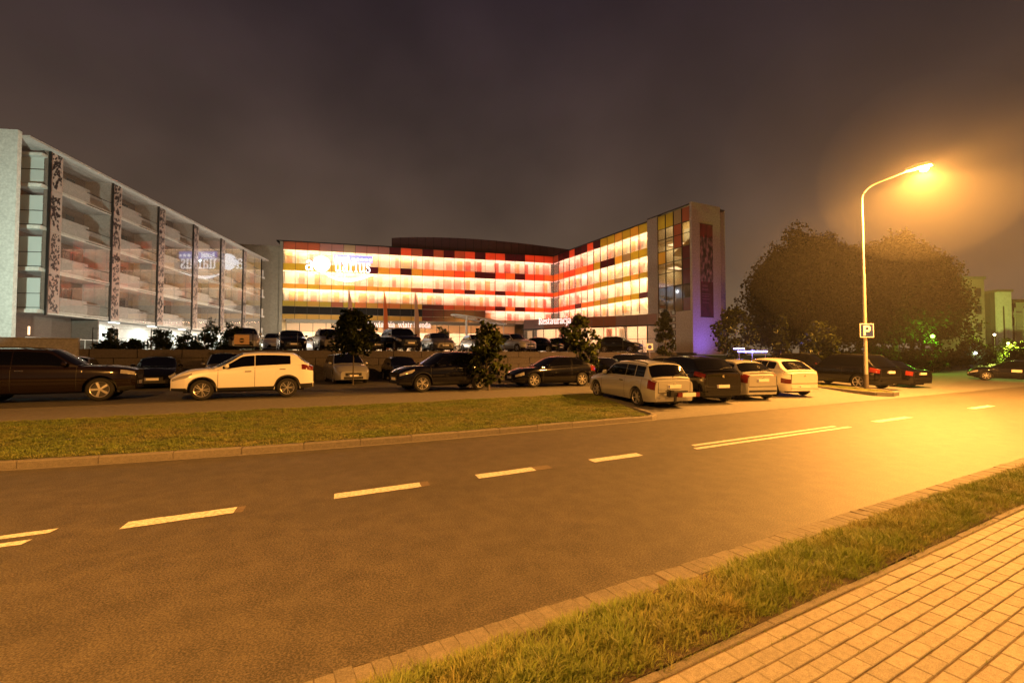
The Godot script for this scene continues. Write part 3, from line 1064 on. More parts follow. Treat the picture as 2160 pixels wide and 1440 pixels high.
func banner(B: Transform3D) -> void:
	# printed banner on the stone end wall, facing along the wing
	var img := Image.create(192, 512, false, Image.FORMAT_RGB8)
	var n := FastNoiseLite.new()
	n.seed = 31
	n.frequency = 0.018
	n.fractal_octaves = 5
	for y in 512:
		for x in 192:
			var t := y / 512.0
			var base := Color(0.42, 0.14, 0.13) if t < 0.14 else (Color(0.36, 0.27, 0.27) if t < 0.62 else Color(0.26, 0.06, 0.13))
			var k := n.get_noise_2d(x, y) * (1.3 if t > 0.12 and t < 0.64 else 0.35)
			img.set_pixel(x, y, Color(base.r * (1 + k), base.g * (1 + k), base.b * (1 + k)))
	# blurred lines of print low on the banner
	var r := RandomNumberGenerator.new()
	r.seed = 5
	for line in [[336, 12, 0.6], [356, 12, 0.6], [384, 5, 0.75], [396, 5, 0.7], [412, 5, 0.75], [432, 5, 0.6]]:
		var x := 24
		while x < 24 + int(150 * float(line[2])):
			var wd := 3 + r.randi() % 9
			for yy in int(line[1]):
				for xx in wd:
					if r.randf() < 0.7:
						img.set_pixel(mini(191, x + xx), int(line[0]) + yy, Color(0.5, 0.3, 0.36))
			x += wd + 3
	var m := mat("banner_print", Color(1, 1, 1), 0.7)
	m.albedo_texture = ImageTexture.create_from_image(img)
	var e := B * Transform3D(Basis(Vector3.UP, PI / 2), Vector3(32.05 + 0.36, 0, 0.0))
	# local x runs to the rear along the end wall
	var st := SurfaceTool.new()
	st.begin(Mesh.PRIMITIVE_TRIANGLES)
	var c := [[Vector3(1.1, 6.6, 0.05), Vector2(0, 1)], [Vector3(3.3, 6.6, 0.05), Vector2(1, 1)], [Vector3(3.3, 18.0, 0.05), Vector2(1, 0)], [Vector3(1.1, 18.0, 0.05), Vector2(0, 0)]]
	for k in [0, 2, 1, 0, 3, 2]:
		st.set_normal(Vector3(0, 0, 1))
		st.set_uv(c[k][1])
		st.add_vertex(c[k][0])
	var bn := thing("wall_banner", "tall printed banner in red and purple on the stone end wall of the hotel", "banner", Vector3.ZERO)
	var cloth := part(bn, "cloth", st.commit(), m, e)
	part(bn, "top_rail", bmesh_box(Vector3(2.3, 0.06, 0.06)), M.frame_dark, e * Transform3D(Basis(), Vector3(2.2, 18.03, 0.05)))
	part(bn, "bottom_rail", bmesh_box(Vector3(2.3, 0.06, 0.06)), M.frame_dark, e * Transform3D(Basis(), Vector3(2.2, 6.57, 0.05)))
	# blue flood lamp at the foot of the end wall, thing of its own
	var at := e * Vector3(1.2, TERRACE, 3.6)
	var fl := thing("flood_lamp", "small blue flood lamp on the ground under the wall banner", "lamp", at, 0.0)
	bpart(fl, "housing", Vector3(-0.25, 0.0, -0.12), Vector3(0.25, 0.2, 0.12), M.frame_dark)
	bpart(fl, "lamp_face", Vector3(-0.22, 0.2, -0.1), Vector3(0.22, 0.23, 0.1), glow("blue_glow", lin(0.16, 0.12, 1.0), 8.0))
	var sp := SpotLight3D.new()
	sp.name = "blue_flood_light"
	sp.light_color = lin(0.22, 0.13, 1.0)
	sp.light_energy = 42.0
	sp.spot_angle = 68.0
	sp.spot_range = 40.0
	sp.spot_attenuation = 2.0
	sp.light_size = 0.2
	sp.shadow_enabled = true
	add_child(sp)
	sp.position = at + Vector3(0, 0.3, 0)
	var aim := e * Vector3(0.6, 5.5, 0.0)
	sp.look_at_from_position(sp.position, aim, Vector3.RIGHT)

func text_mesh(s: String, size: float, serif := true, bold := true) -> TextMesh:
	var t := TextMesh.new()
	var f := SystemFont.new()
	f.font_names = PackedStringArray(["Droid Serif" if serif else "Droid Sans"])
	f.font_weight = 700 if bold else 400
	t.font = f
	t.text = s
	t.font_size = 64
	t.pixel_size = size / 64.0
	t.depth = 0.12
	t.curve_step = 2.0
	return t

func signs(A: Transform3D) -> void:
	var white := glow("sign_glow", lin(0.92, 0.94, 1.0), 2.2)
	var rose := glow("rose_sign_glow", lin(1.0, 0.70, 0.6), 1.5)
	var blue := glow("blue_sign_glow", lin(0.06, 0.07, 0.9), 1.0)
	var s := thing("hotel_sign", "large white lit lettering aquarius with disc, blue star bar and swoosh on the facade", "sign", A * Vector3(0, 0, 0.4), A.basis.get_euler().y)
	# letters: a, disc in place of the q bowl, uarius
	part(s, "letter", text_mesh("a", 2.9, true, false), white, Transform3D(Basis().scaled(Vector3(0.85, 1, 1)), Vector3(3.95, 16.5, 0)))
	part(s, "lettering", text_mesh("uarius", 2.9, true, false), white, Transform3D(Basis().scaled(Vector3(0.64, 1, 1)), Vector3(10.5, 16.5, 0)))
	var disc := st_new()
	tube(disc, [Vector3(5.75, 16.6, -0.08), Vector3(5.75, 16.6, 0.08)], [1.3, 1.3], 28)
	spart(s, "disc", disc, white)
	var arc := st_new()
	var top := []
	for k in 25:
		var t := k / 24.0
		top.append(Vector3(6.3 + 7.4 * t, 15.1 - 1.0 * sin(PI * pow(t, 0.85)) + 0.1 * t, 0))
	for k in 24:
		var wa := 0.06 + 0.16 * sin(PI * k / 24.0)
		var wb := 0.06 + 0.16 * sin(PI * (k + 1) / 24.0)
		quad(arc, top[k] - Vector3(0, wa, -0.05), top[k + 1] - Vector3(0, wb, -0.05), top[k + 1] + Vector3(0, wb, 0.05), top[k] + Vector3(0, wa, 0.05))
		quad(arc, top[k] + Vector3(0, wa, -0.05), top[k + 1] + Vector3(0, wb, -0.05), top[k + 1] - Vector3(0, wb, 0.05), top[k] - Vector3(0, wa, 0.05))
	spart(s, "swoosh", arc, white)
	bpart(s, "star_bar", Vector3(7.6, 17.1, -0.1), Vector3(13.6, 18.25, 0.0), blue)
	part(s, "small_lettering", text_mesh("hotel", 1.05, true, false), white, Transform3D(Basis().scaled(Vector3(0.85, 1, 1)), Vector3(8.95, 17.62, 0.1)))
	for k in 5:
		var st := st_new()
		var poly := PackedVector2Array()
		for j in 10:
			var a := PI / 2 + TAU * j / 10.0
			poly.append(Vector2(cos(a), sin(a)) * (0.27 if j % 2 == 0 else 0.16))
		prism(st, poly, 0.1, Transform3D(Basis(), Vector3(10.65 + 0.66 * k, 17.6, 0.08)))
		spart(s, "star", st, white)
	for x in [5.0, 9.5, 13.5]:
		bpart(s, "bracket", Vector3(x, 14.9, -0.36), Vector3(x + 0.08, 15.0, -0.05), M.frame_dark)
	var sl := OmniLight3D.new()
	sl.name = "sign_light"
	sl.light_color = lin(0.85, 0.9, 1.0)
	sl.light_energy = 5.0
	sl.light_size = 0.05
	sl.omni_range = 80.0
	sl.omni_attenuation = 2.0
	sl.shadow_enabled = true
	add_child(sl)
	sl.position = A * Vector3(9.0, 16.4, 2.2)
	# cafe lettering over the ground floor
	var k := thing("cafe_sign", "lit pale lettering wiatr i woda over the ground floor glazing", "sign", A * Vector3(18.05, 7.0, 0.4), A.basis.get_euler().y)
	part(k, "lettering", text_mesh("kawiarnia  wiatr i woda", 1.25, true, false), rose, Transform3D(Basis().scaled(Vector3(0.72, 1, 1)), Vector3(0, 0, 0)))
	bpart(k, "rail", Vector3(-5.4, -0.5, -0.2), Vector3(5.4, -0.43, -0.1), M.frame_dark)
	# restaurant lettering along the curved fascia
	var r := thing("restaurant_sign", "lit pale lettering Restauracja on the red restaurant fascia", "sign", P(40.5, 7.0, 58.05), deg_to_rad(-61.5))
	part(r, "lettering", text_mesh("Restauracja", 1.35, true, false), rose, Transform3D(Basis().scaled(Vector3(0.72, 1, 1)), Vector3(0.0, 0.02, 0.55)))
	bpart(r, "rail", Vector3(-3.4, -0.56, 0.35), Vector3(3.4, -0.5, 0.45), M.frame_dark)

# =====================================================================
# apartment block with glazed balconies
# =====================================================================
func build_left_building() -> void:
	var b := thing("apartment_block", "white apartment block with glazed balconies and leaf printed glass strips", "building", P(-12.0, 0, 44.52), deg_to_rad(67.5))
	# local x runs along the front, local z points out of it
	var bay := 6.15
	var n := 6
	var L := bay * n
	var fl := [4.92, 7.80, 10.70, 13.60]
	var roof := 16.1
	bpart(b, "front_wall", Vector3(0, 4.75, -2.2), Vector3(L, roof, -2.0), M.brown_render)
	bpart(b, "ground_floor_wall", Vector3(1.5, 2.0, -2.6), Vector3(L, 4.75, -2.4), M.white_render)
	bpart(b, "rear_wall", Vector3(0, 2.0, -12.0), Vector3(L, roof, -11.8), M.white_render)
	bpart(b, "far_wall", Vector3(L - 0.2, 2.0, -11.8), Vector3(L, roof, -2.2), M.white_render)
	bpart(b, "end_wall", Vector3(0, 2.0, -11.8), Vector3(0.2, roof, -2.2), M.brown_render)
	bpart(b, "white_gable", Vector3(-2.5, 1.5, -16.0), Vector3(-2.2, roof + 0.35, 0.0), M.white_render)
	bpart(b, "gable_floor", Vector3(-2.2, 1.9, -12.0), Vector3(0.0, 2.15, 0.0), M.pale_concrete)
	bpart(b, "notch_wall", Vector3(-2.2, 2.15, -2.4), Vector3(0.0, roof, -2.2), M.brown_render)
	bpart(b, "roof", Vector3(-2.2, roof, -12.0), Vector3(L + 1.5, roof + 0.14, 0.45), M.parapet_grey)
	for k in n:
		bpart(b, "roof_light", Vector3(bay * k + 2.4, roof + 0.14, -2.2), Vector3(bay * k + 4.4, roof + 0.5, -0.4), M.pale_concrete)
	# floors
	for y in fl:
		bpart(b, "balcony_slab", Vector3(0.0, y - 0.2, -2.0), Vector3(L + 1.4, y, -0.06), M.parapet_grey)
		bpart(b, "slab_edge", Vector3(0.0, y - 0.24, -0.058), Vector3(L + 1.42, y + 0.03, -0.02), M.white_render)
		bpart(b, "notch_slab", Vector3(-0.5, y - 0.2, -2.1), Vector3(-0.02, y + 0.06, -0.12), M.white_render)
	bpart(b, "notch_slab", Vector3(-0.5, roof - 0.5, -2.1), Vector3(-0.02, roof - 0.3, -0.12), M.white_render)
	for k in 4:
		var y: float = fl[k]
		# frosted side screen with rails
		var s := bpart(b, "side_screen", Vector3(-0.06, y + 0.1, -1.72), Vector3(-0.02, y + 2.25, -0.34), M.frosted)
		bpart(s, "rail", Vector3(-0.06, -0.02, -0.9) , Vector3(-0.02, 0.02, 0.75), M.frame_dark)
		bpart(s, "rail", Vector3(-0.06, -1.0, -0.9), Vector3(-0.02, -0.96, 0.75), M.frame_dark)
		bpart(b, "side_frame", Vector3(-0.05, y, -0.3), Vector3(0.0, y + 2.7, -0.08), M.brown_render)
		for i in n:
			var x0 := bay * i
			# balcony parapet and partition
			bpart(b, "parapet", Vector3(x0 + 1.15, y, -0.16), Vector3(x0 + bay * 0.62, y + 1.05, -0.06), M.parapet_grey)
			bpart(b, "partition", Vector3(x0 + bay - 0.1, y, -2.0), Vector3(x0 + bay, y + 2.68, -0.1), M.parapet_grey)
			bpart(b, "wall_panel", Vector3(x0 + bay * 0.62, y, -0.75), Vector3(x0 + bay - 0.1, y + 1.0, -0.66), M.parapet_grey)
			# window in the rear wall of the balcony
			var f := bpart(b, "window", Vector3(x0 + 1.5, y + 0.25, -2.0), Vector3(x0 + 3.1, y + 2.3, -1.94), M.frame_white)
			bpart(f, "pane", Vector3(-0.7, -0.95, 0.03), Vector3(-0.03, 0.95, 0.045), M.pane_dark)
			bpart(f, "pane", Vector3(0.03, -0.95, 0.03), Vector3(0.7, 0.95, 0.045), M.pane_dark)
			var f2 := bpart(b, "window", Vector3(x0 + 4.0, y + 0.05, -2.0), Vector3(x0 + 5.0, y + 2.2, -1.94), M.brown_render)
			bpart(f2, "pane", Vector3(-0.42, -1.0, 0.03), Vector3(0.42, 1.0, 0.045), M.pane_dark)
			# clear storey-high glass screen and printed strip
			bpart(b, "glass_screen", Vector3(x0 + 1.15, y - 0.15, 0.0), Vector3(x0 + bay - 0.06, y + 2.7, 0.02), M.pane_balcony)
			leaf_strip(b, x0 + 0.06, x0 + 1.1, y - 0.15, y + 2.72)
			bpart(b, "screen_rail", Vector3(x0 + bay * 0.55, y + 0.75, 0.022), Vector3(x0 + bay - 0.06, y + 0.79, 0.05), M.frame_dark)
			bpart(b, "screen_rail", Vector3(x0 + bay * 0.55, y - 0.16, 0.022), Vector3(x0 + bay - 0.06, y - 0.12, 0.05), M.frame_dark)
	for i in n + 1:
		bpart(b, "post", Vector3(bay * i - 0.05, 4.6, -0.05), Vector3(bay * i + 0.05, roof, 0.1), M.frame_dark)
	# balconies that stick out past the far end
	for y in fl:
		bpart(b, "end_parapet", Vector3(L + 0.1, y, -0.3), Vector3(L + 1.4, y + 1.05, -0.2), M.white_render)
	# ground floor: lit wall with doors, a low rail, lamps under the soffit
	for i in 4:
		var d := bpart(b, "door", Vector3(2.6 + i * 7.0, 2.15, -2.4), Vector3(4.0 + i * 7.0, 4.35, -2.34), M.frame_white)
		bpart(d, "pane", Vector3(-0.6, -1.0, 0.03), Vector3(-0.05, 1.0, 0.045), M.pane_dark)
		bpart(d, "pane", Vector3(0.05, -1.0, 0.03), Vector3(0.6, 1.0, 0.045), M.pane_dark)
	bpart(b, "entrance_wall", Vector3(0.2, 2.0, -2.35), Vector3(5.5, 4.75, -2.3), M.brown_render)
	bpart(b, "entrance_side", Vector3(5.5, 2.0, -2.3), Vector3(5.65, 4.72, -0.4), M.brown_render)
	var rl := st_new()
	tube(rl, [Vector3(-1.6, 3.0, 0.1), Vector3(5.5, 3.0, 0.1)], [0.03, 0.03], 6)
	for k in 5:
		tube(rl, [Vector3(-1.6 + k * 1.7, 2.1, 0.1), Vector3(-1.6 + k * 1.7, 3.0, 0.1)], [0.02, 0.02], 6)
	spart(b, "hand_rail", rl, M.frame_white)
	glow("added_bollard_glow", lin(1.0, 0.95, 0.85), 6.0)
	glow("cool_glow", lin(0.85, 1.0, 0.95), 3.0)
	for k in 5:
		var x := 8.6 + 5.2 * k
		bpart(b, "soffit_lamp", Vector3(x - 0.6, 4.64, -1.3), Vector3(x + 0.6, 4.7, -1.15), M.cool_glow)
		area_light("soffit_light", b.transform * Transform3D(Basis(Vector3.RIGHT, deg_to_rad(-90)), Vector3(x, 4.6, -1.2)), Vector2(1.2, 0.15), lin(0.82, 1.0, 0.95), 15.0 if k < 3 else 10.0)
	for k in 4:  # added lamps with no visible source, to brighten the balcony front
		var at := b.transform * Vector3(6.0 + 8.5 * k, 2.1, 8.5)
		var bo := thing("added_bollard_lamp", "low white bollard lamp added on the terrace to brighten the apartment block", "lamp", at, 0.0, "bollard lamps added before the apartment block")
		bpart(bo, "post", Vector3(-0.06, 0, -0.06), Vector3(0.06, 0.8, 0.06), M.frame_dark)
		bpart(bo, "lamp_head", Vector3(-0.07, 0.8, -0.07), Vector3(0.07, 0.98, 0.07), M.added_bollard_glow)
		var ol := OmniLight3D.new()
		ol.name = numbered("added_bollard_light")
		ol.light_color = lin(1.0, 0.82, 0.62)
		ol.light_energy = 36.0 + 22.0 * k
		ol.light_size = 0.05
		ol.omni_range = 40.0
		ol.omni_attenuation = 2.0
		ol.shadow_enabled = true
		add_child(ol)
		ol.position = at + Vector3(0, 0.9, 0)
	bpart(b, "wall_lamp", Vector3(1.55, 3.3, -2.3), Vector3(1.65, 3.9, -2.22), M.led1)
	bpart(b, "wall_lamp", Vector3(2.4, 2.9, -2.3), Vector3(2.5, 3.0, -2.22), M.led1)

func leaf_strip(b: Node3D, x0: float, x1: float, y0: float, y1: float) -> void:
	# glass strip with printed leaves: pale pane and dark leaf shapes standing 3 mm proud of it
	var s := bpart(b, "printed_strip", Vector3(x0, y0, 0.0), Vector3(x1, y1, 0.02), M.print_pane)
	var st := st_new()
	var r := RandomNumberGenerator.new()
	r.seed = int(x0 * 31.0 + y0 * 97.0)
	var c := Vector3((x0 + x1) / 2, (y0 + y1) / 2, 0.01)
	for k in 84:
		var p := Vector3(r.randf_range(x0 + 0.14, x1 - 0.14), r.randf_range(y0 + 0.16, y1 - 0.16), 0.0) - c
		var a := r.randf_range(0.5, 2.4)
		var d := Vector3(cos(a), sin(a), 0) * r.randf_range(0.1, 0.2)
		var w := Vector3(-d.y, d.x, 0) * r.randf_range(0.35, 0.6)
		var z := Vector3(0, 0, 0.013 + 0.0003 * k)
		quad(st, p - d + z, p + w + z, p + d + z, p - w + z)
	spart(s, "leaf_print", st, M.print_ink)

# =====================================================================
# buildings and lights far along the road
# =====================================================================
func build_far_buildings() -> void:
	var t := thing("tower_block", "dark square tower block beyond the trees", "building", P(109.0, 0, 31.5), deg_to_rad(-29.5))
	bpart(t, "wall", Vector3(-1.9, 1.0, -6), Vector3(2.0, 15.0, 0), M.brown_render)
	bpart(t, "parapet", Vector3(-2.1, 15.0, -6.2), Vector3(2.2, 15.5, 0.2), M.retaining_wall)
	for j in 4:
		for i in 2:
			var f := bpart(t, "window", Vector3(-1.3 + i * 1.7, 3.0 + j * 3.0, 0), Vector3(-0.3 + i * 1.7, 4.5 + j * 3.0, 0.05), M.frame_dark)
			bpart(f, "pane", Vector3(-0.42, -0.65, 0.026), Vector3(0.42, 0.65, 0.04), M.pane_dark)
	var a := thing("arched_building", "pale building front with one tall narrow arch lit yellow-green", "building", P(116.4, 0, 30.55), deg_to_rad(-29.5))
	var st := st_new()
	var poly := PackedVector2Array([Vector2(0, 1), Vector2(0.85, 1), Vector2(0.85, 10.2)])
	for k in 9:
		var g := PI - PI * k / 8.0
		poly.append(Vector2(1.25 + cos(g) * 0.4, 10.4 + sin(g) * 0.5))
	poly.append_array([Vector2(1.65, 10.2), Vector2(1.65, 1), Vector2(2.45, 1), Vector2(2.45, 13.2), Vector2(0, 13.2)])
	prism(st, poly, 0.5)
	spart(a, "arch_wall", st, M.white_render)
	bpart(a, "rear_wall", Vector3(0, 1, -4.0), Vector3(2.45, 13.2, -1.0), M.retaining_wall)
	bpart(a, "cornice", Vector3(-0.2, 13.2, -4.0), Vector3(2.7, 13.6, 0.4), M.brown_render)
	var c := thing("colonnade_building", "pale four storey building with slim columns beside the arch front", "building", P(126.0, 0, 32.0), deg_to_rad(-29.5))
	bpart(c, "wall", Vector3(-6.5, 1.0, -6), Vector3(12, 12.2, -1.0), M.white_render)
	bpart(c, "roof", Vector3(-6.5, 12.2, -6.5), Vector3(12.3, 12.6, 0.4), M.retaining_wall)
	for j in 3:
		bpart(c, "ledge", Vector3(-6.5, 4.0 + j * 2.8, -1.0), Vector3(12, 4.5 + j * 2.8, 0.1), M.white_render)
		for i in 6:
			var f := bpart(c, "window", Vector3(-5.8 + i * 1.6, 4.9 + j * 2.8, -1.0), Vector3(-4.8 + i * 1.6, 6.5 + j * 2.8, -0.94), M.frame_dark)
			bpart(f, "pane", Vector3(-0.42, -0.7, 0.031), Vector3(0.42, 0.7, 0.045), M.pane_dark)
	for i in 7:
		var cs := st_new()
		tube(cs, [Vector3(-6.2 + i * 1.6, 1.0, 0.2), Vector3(-6.2 + i * 1.6, 11.0, 0.2)], [0.12, 0.1], 8)
		spart(c, "column", cs, M.white_render)
	# small park lamps
	park_lamp(P(94.0, 1.0, 23.6), 2.6, lin(0.78, 0.95, 0.14), 520.0, "round yellow-green lamp in front of the colonnade building")
	park_lamp(P(94.3, 1.0, 27.0), 2.3, lin(0.9, 1.0, 0.9), 6.0, "small white park lamp between the dark trees")
	park_lamp(P(83.3, 0.9, 24.0), 1.3, lin(0.9, 0.95, 1.0), 3.0, "low white bollard lamp at the park edge")
	park_lamp(P(103.5, 1.0, 27.5), 4.2, lin(1.0, 0.85, 0.55), 8.0, "warm lamp on a tall mast before the tower block")
	park_lamp(P(55.2, 0.24, 18.8), 3.35, lin(0.32, 1.0, 0.06), 16.0, "green lamp above the bright green bush")
	# low wall or rail at the park edge
	var w := thing("park_wall", "long low grey wall at the edge of the park trees", "wall", P(47, 0.2, 20.6), deg_to_rad(6.0))
	for k in 14:
		bpart(w, "wall_panel", Vector3(k * 4.0, 0, -0.12), Vector3(k * 4.0 + 3.96, 0.45, 0.12), M.retaining_wall)

func park_lamp(at: Vector3, h: float, c: Color, e: float, label: String) -> void:
	var t := thing("park_lamp", label, "lamp", at, 0.0, "lamps in the park")
	var p := st_new()
	tube(p, [Vector3.ZERO, Vector3(0, h - 0.14, 0)], [0.06, 0.045], 8)
	spart(t, "post", p, M.frame_dark)
	var s := SphereMesh.new()
	s.radius = 0.16
	s.height = 0.32
	s.radial_segments = 16
	s.rings = 8
	var m := glow("park_glow_%d" % used.size(), c, 14.0)
	part(t, "lamp_globe", s, m, Transform3D(Basis(), Vector3(0, h, 0)))
	var l := OmniLight3D.new()
	l.name = numbered("park_light")
	l.light_color = c
	l.light_energy = e
	l.omni_range = 60.0
	l.omni_attenuation = 2.0
	l.light_size = 0.15
	l.shadow_enabled = true
	add_child(l)
	l.position = at + Vector3(0, h, 0)

# =====================================================================
# street lamps
# =====================================================================
const SODIUM := 1180.0

func street_lamp(at: Vector3, turn: float, h: float, arm: float, c: Color, e: float, label: String, sign_on := false) -> void:
	var t := thing("street_lamp", label, "street lamp", at, turn, "street lamps")
	# local +x points along the arm
	var st := st_new()
	tube(st, [Vector3(0, 0.75, 0), Vector3(0, h * 0.56, 0)], [0.088, 0.07], 14)
	spart(t, "pole", st, M.pole_paint)
	var b := st_new()
	tube(b, [Vector3(0, -0.1, 0), Vector3(0, 0.82, 0)], [0.105, 0.098], 14)
	spart(t, "pole_foot", b, M.pole_base)
	var u := st_new()
	var pts := [Vector3(0, h * 0.56, 0), Vector3(0, h * 0.75, 0), Vector3(0, h - 0.75, 0)]
	var rr := [0.055, 0.05, 0.045]
	for k in range(1, 9):
		var a := PI / 2 * k / 8.0 * 0.86
		pts.append(Vector3(0.8 * (1 - cos(a)), h - 0.75 + 0.62 * sin(a), 0))
		rr.append(0.042)
	pts.append(Vector3(arm - 0.5, h + 0.02, 0))
	rr.append(0.036)
	tube(u, pts, rr, 12)
	spart(t, "arm", u, M.pole_paint)
	var hd := st_new()
	var poly := PackedVector2Array([Vector2(-0.55, -0.04), Vector2(-0.5, 0.06), Vector2(-0.1, 0.13), Vector2(0.3, 0.1), Vector2(0.42, 0.0), Vector2(0.36, -0.05)])
	prism(hd, poly, 0.3, Transform3D(Basis(), Vector3(arm, h + 0.04, 0)))
	spart(t, "lamp_head", hd, M.galvanised)
	var s := SphereMesh.new()
	s.radius = 0.16
	s.height = 0.24
	s.radial_segments = 20
	s.rings = 10
	part(t, "lamp_bulb", s, glow("bulb_%d" % used.size(), c.lerp(Color.WHITE, 0.4), 60.0), Transform3D(Basis(), Vector3(arm + 0.1, h - 0.1, 0)))
	# the reflector sends most light down the road; the bowl lets a share out all round
	var l := OmniLight3D.new()
	l.name = numbered("street_light")
	l.light_color = c
	l.light_energy = e * 0.34
	l.omni_range = 120.0
	l.omni_attenuation = 2.0
	l.light_size = 0.11
	l.shadow_enabled = true
	add_child(l)
	l.position = t.transform * Vector3(arm + 0.1, h - 0.1, 0)
	var d := SpotLight3D.new()
	d.name = numbered("street_light_beam")
	d.light_color = c
	d.light_energy = e * 0.72
	d.spot_angle = 80.0
	d.spot_angle_attenuation = 0.3
	d.spot_range = 120.0
	d.spot_attenuation = 2.0
	d.light_size = 0.11
	d.shadow_enabled = true
	add_child(d)
	d.transform = Transform3D(Basis(Vector3.RIGHT, -PI / 2), t.transform * Vector3(arm + 0.1, h - 0.24, 0))

func build_street_lamps() -> void:
	var sodium := lin(1.0, 0.395, 0.065)
	street_lamp(P(26.2, 0.05, 11.5), -PI / 2, 10.1, 2.35, sodium, SODIUM, "tall street lamp with curved arm and parking sign over the road")
	street_lamp(P(20.0, 0, -2.2), PI / 2, 9.8, 2.1, sodium, SODIUM * 0.46, "sodium street lamp on the brick pavement side of the road")
	street_lamp(P(-7.0, 0, -2.4), PI / 2, 9.8, 2.1, sodium, SODIUM * 0.44, "sodium street lamp on the pavement side, opposite the white car")
	# flood lamp on a post, aimed at the gable
	var gp := P(-11.3, 0.24, 28.0)
	var gl := thing("flood_lamp", "cool white flood lamp on a post aimed at the gable of the apartment block", "lamp", gp)
	var gps := st_new()
	tube(gps, [Vector3(0, -0.1, 0), Vector3(0, 4.5, 0)], [0.07, 0.06], 10)
	spart(gl, "post", gps, M.steel)
	var aim := P(-13.5, 8.2, 42.5)
	var head := Transform3D(Basis.looking_at(aim - gp - Vector3(0, 4.6, 0), Vector3.UP), Vector3(0, 4.6, 0))
	part(gl, "housing", bmesh_box(Vector3(0.5, 0.36, 0.2)), M.frame_dark, head)
	part(gl, "lamp_face", bmesh_box(Vector3(0.44, 0.3, 0.02)), glow("flood_glow", lin(0.85, 1.0, 0.85), 12.0), head * Transform3D(Basis(), Vector3(0, 0, -0.115)))
	var fs := SpotLight3D.new()
	fs.name = "gable_flood_light"
	fs.light_color = lin(0.80, 1.0, 0.80)
	fs.light_energy = 270.0
	fs.spot_angle = 50.0
	fs.spot_range = 60.0
	fs.spot_attenuation = 2.0
	fs.light_size = 0.2
	fs.shadow_enabled = true
	add_child(fs)
	fs.transform = Transform3D(head.basis, gp + Vector3(0, 4.6, 0) + head.basis * Vector3(0, 0, -0.3))
	# nested fog balls added round the lamp, standing in for its glare
	for e in [[8.0, 0.0024], [17.0, 0.0010], [34.0, 0.0005]]:
		var mist := FogVolume.new()
		mist.name = numbered("glare_mist")
		mist.shape = RenderingServer.FOG_VOLUME_SHAPE_ELLIPSOID
		mist.size = Vector3(e[0], e[0], e[0])
		var fmat := FogMaterial.new()
		fmat.density = e[1]
		fmat.albedo = Color(0.9, 0.9, 0.9)
		mist.material = fmat
		mist.set_meta("kind", "stuff")
		mist.set_meta("label", "thin fog added round the tall street lamp, standing in for its glare")
		mist.set_meta("category", "mist")
		mist.set_meta("group", "added glare fog round the street lamp")
		add_child(mist)
		mist.position = P(26.3, 10.0, 9.2)
	# parking sign on the first lamp post, its own thing
	var s := thing("parking_sign", "square blue sign with white letter P on the lamp post", "sign", P(26.2, 2.98, 11.5), deg_to_rad(-30.0))
	bpart(s, "plate", Vector3(-0.33, -0.33, 0.1), Vector3(0.33, 0.33, 0.115), M.sign_blue)
	var rim := st_new()
	for e in [[Vector3(-0.33, 0.30, 0.116), Vector3(0.33, 0.33, 0.12)], [Vector3(-0.33, -0.33, 0.116), Vector3(0.33, -0.30, 0.12)], [Vector3(-0.33, -0.3, 0.116), Vector3(-0.30, 0.3, 0.12)], [Vector3(0.30, -0.3, 0.116), Vector3(0.33, 0.3, 0.12)]]:
		box(rim, e[0], e[1])
	spart(s, "border", rim, M.sign_white)
	var p := st_new()
	for e in [[Vector3(-0.16, -0.24, 0.116), Vector3(-0.06, 0.24, 0.122)], [Vector3(-0.06, 0.15, 0.116), Vector3(0.12, 0.24, 0.122)], [Vector3(-0.06, -0.06, 0.116), Vector3(0.12, 0.03, 0.122)], [Vector3(0.08, 0.0, 0.116), Vector3(0.18, 0.18, 0.1225)]]:
		box(p, e[0], e[1])
	spart(s, "letter", p, M.sign_white)
	for y in [-0.2, 0.2]:
		bpart(s, "clamp", Vector3(-0.1, y - 0.02, -0.1), Vector3(0.1, y + 0.02, 0.1), M.steel)

# =====================================================================
# trees
# =====================================================================
func leaf_cloud(centres: Array, per: int, spread: float, size: float, sd: int, squash := 0.8) -> ArrayMesh:
	var r := RandomNumberGenerator.new()
	r.seed = sd
	var vtx := PackedVector3Array()
	var nrm := PackedVector3Array()
	var col := PackedColorArray()
	var idx := PackedInt32Array()
	for c in centres:
		var tone := r.randf_range(0.75, 1.25)
		for i in per:
			var p: Vector3 = c + Vector3(r.randfn(), r.randfn() * squash, r.randfn()).limit_length(1.9) * spread
			var nn := Vector3(r.randfn(), r.randfn() * 0.8 + 0.3, r.randfn()).normalized()
			var a := nn.cross(Vector3(r.randfn(), r.randfn(), r.randfn())).normalized()
			var b := nn.cross(a)
			var s := size * r.randf_range(0.55, 1.2)
			var k := vtx.size()
			var fold := nn * s * 0.16
			vtx.append(p - a * s * 0.55)
			vtx.append(p + b * s * 0.42 + fold)
			vtx.append(p + a * s * 0.6 - fold)
			vtx.append(p - b * s * 0.42 + fold)
			var q := tone * r.randf_range(0.75, 1.3)
			for j in 4:
				nrm.append(nn)
				col.append(Color(q * r.randf_range(0.95, 1.1), q, q * 0.9))
			for j in [0, 2, 1, 0, 3, 2]:
				idx.append(k + j)
	var arr := []
	arr.resize(Mesh.ARRAY_MAX)
	arr[Mesh.ARRAY_VERTEX] = vtx
	arr[Mesh.ARRAY_NORMAL] = nrm
	arr[Mesh.ARRAY_COLOR] = col
	arr[Mesh.ARRAY_INDEX] = idx
	var m := ArrayMesh.new()
	m.add_surface_from_arrays(Mesh.PRIMITIVE_TRIANGLES, arr)
	return m

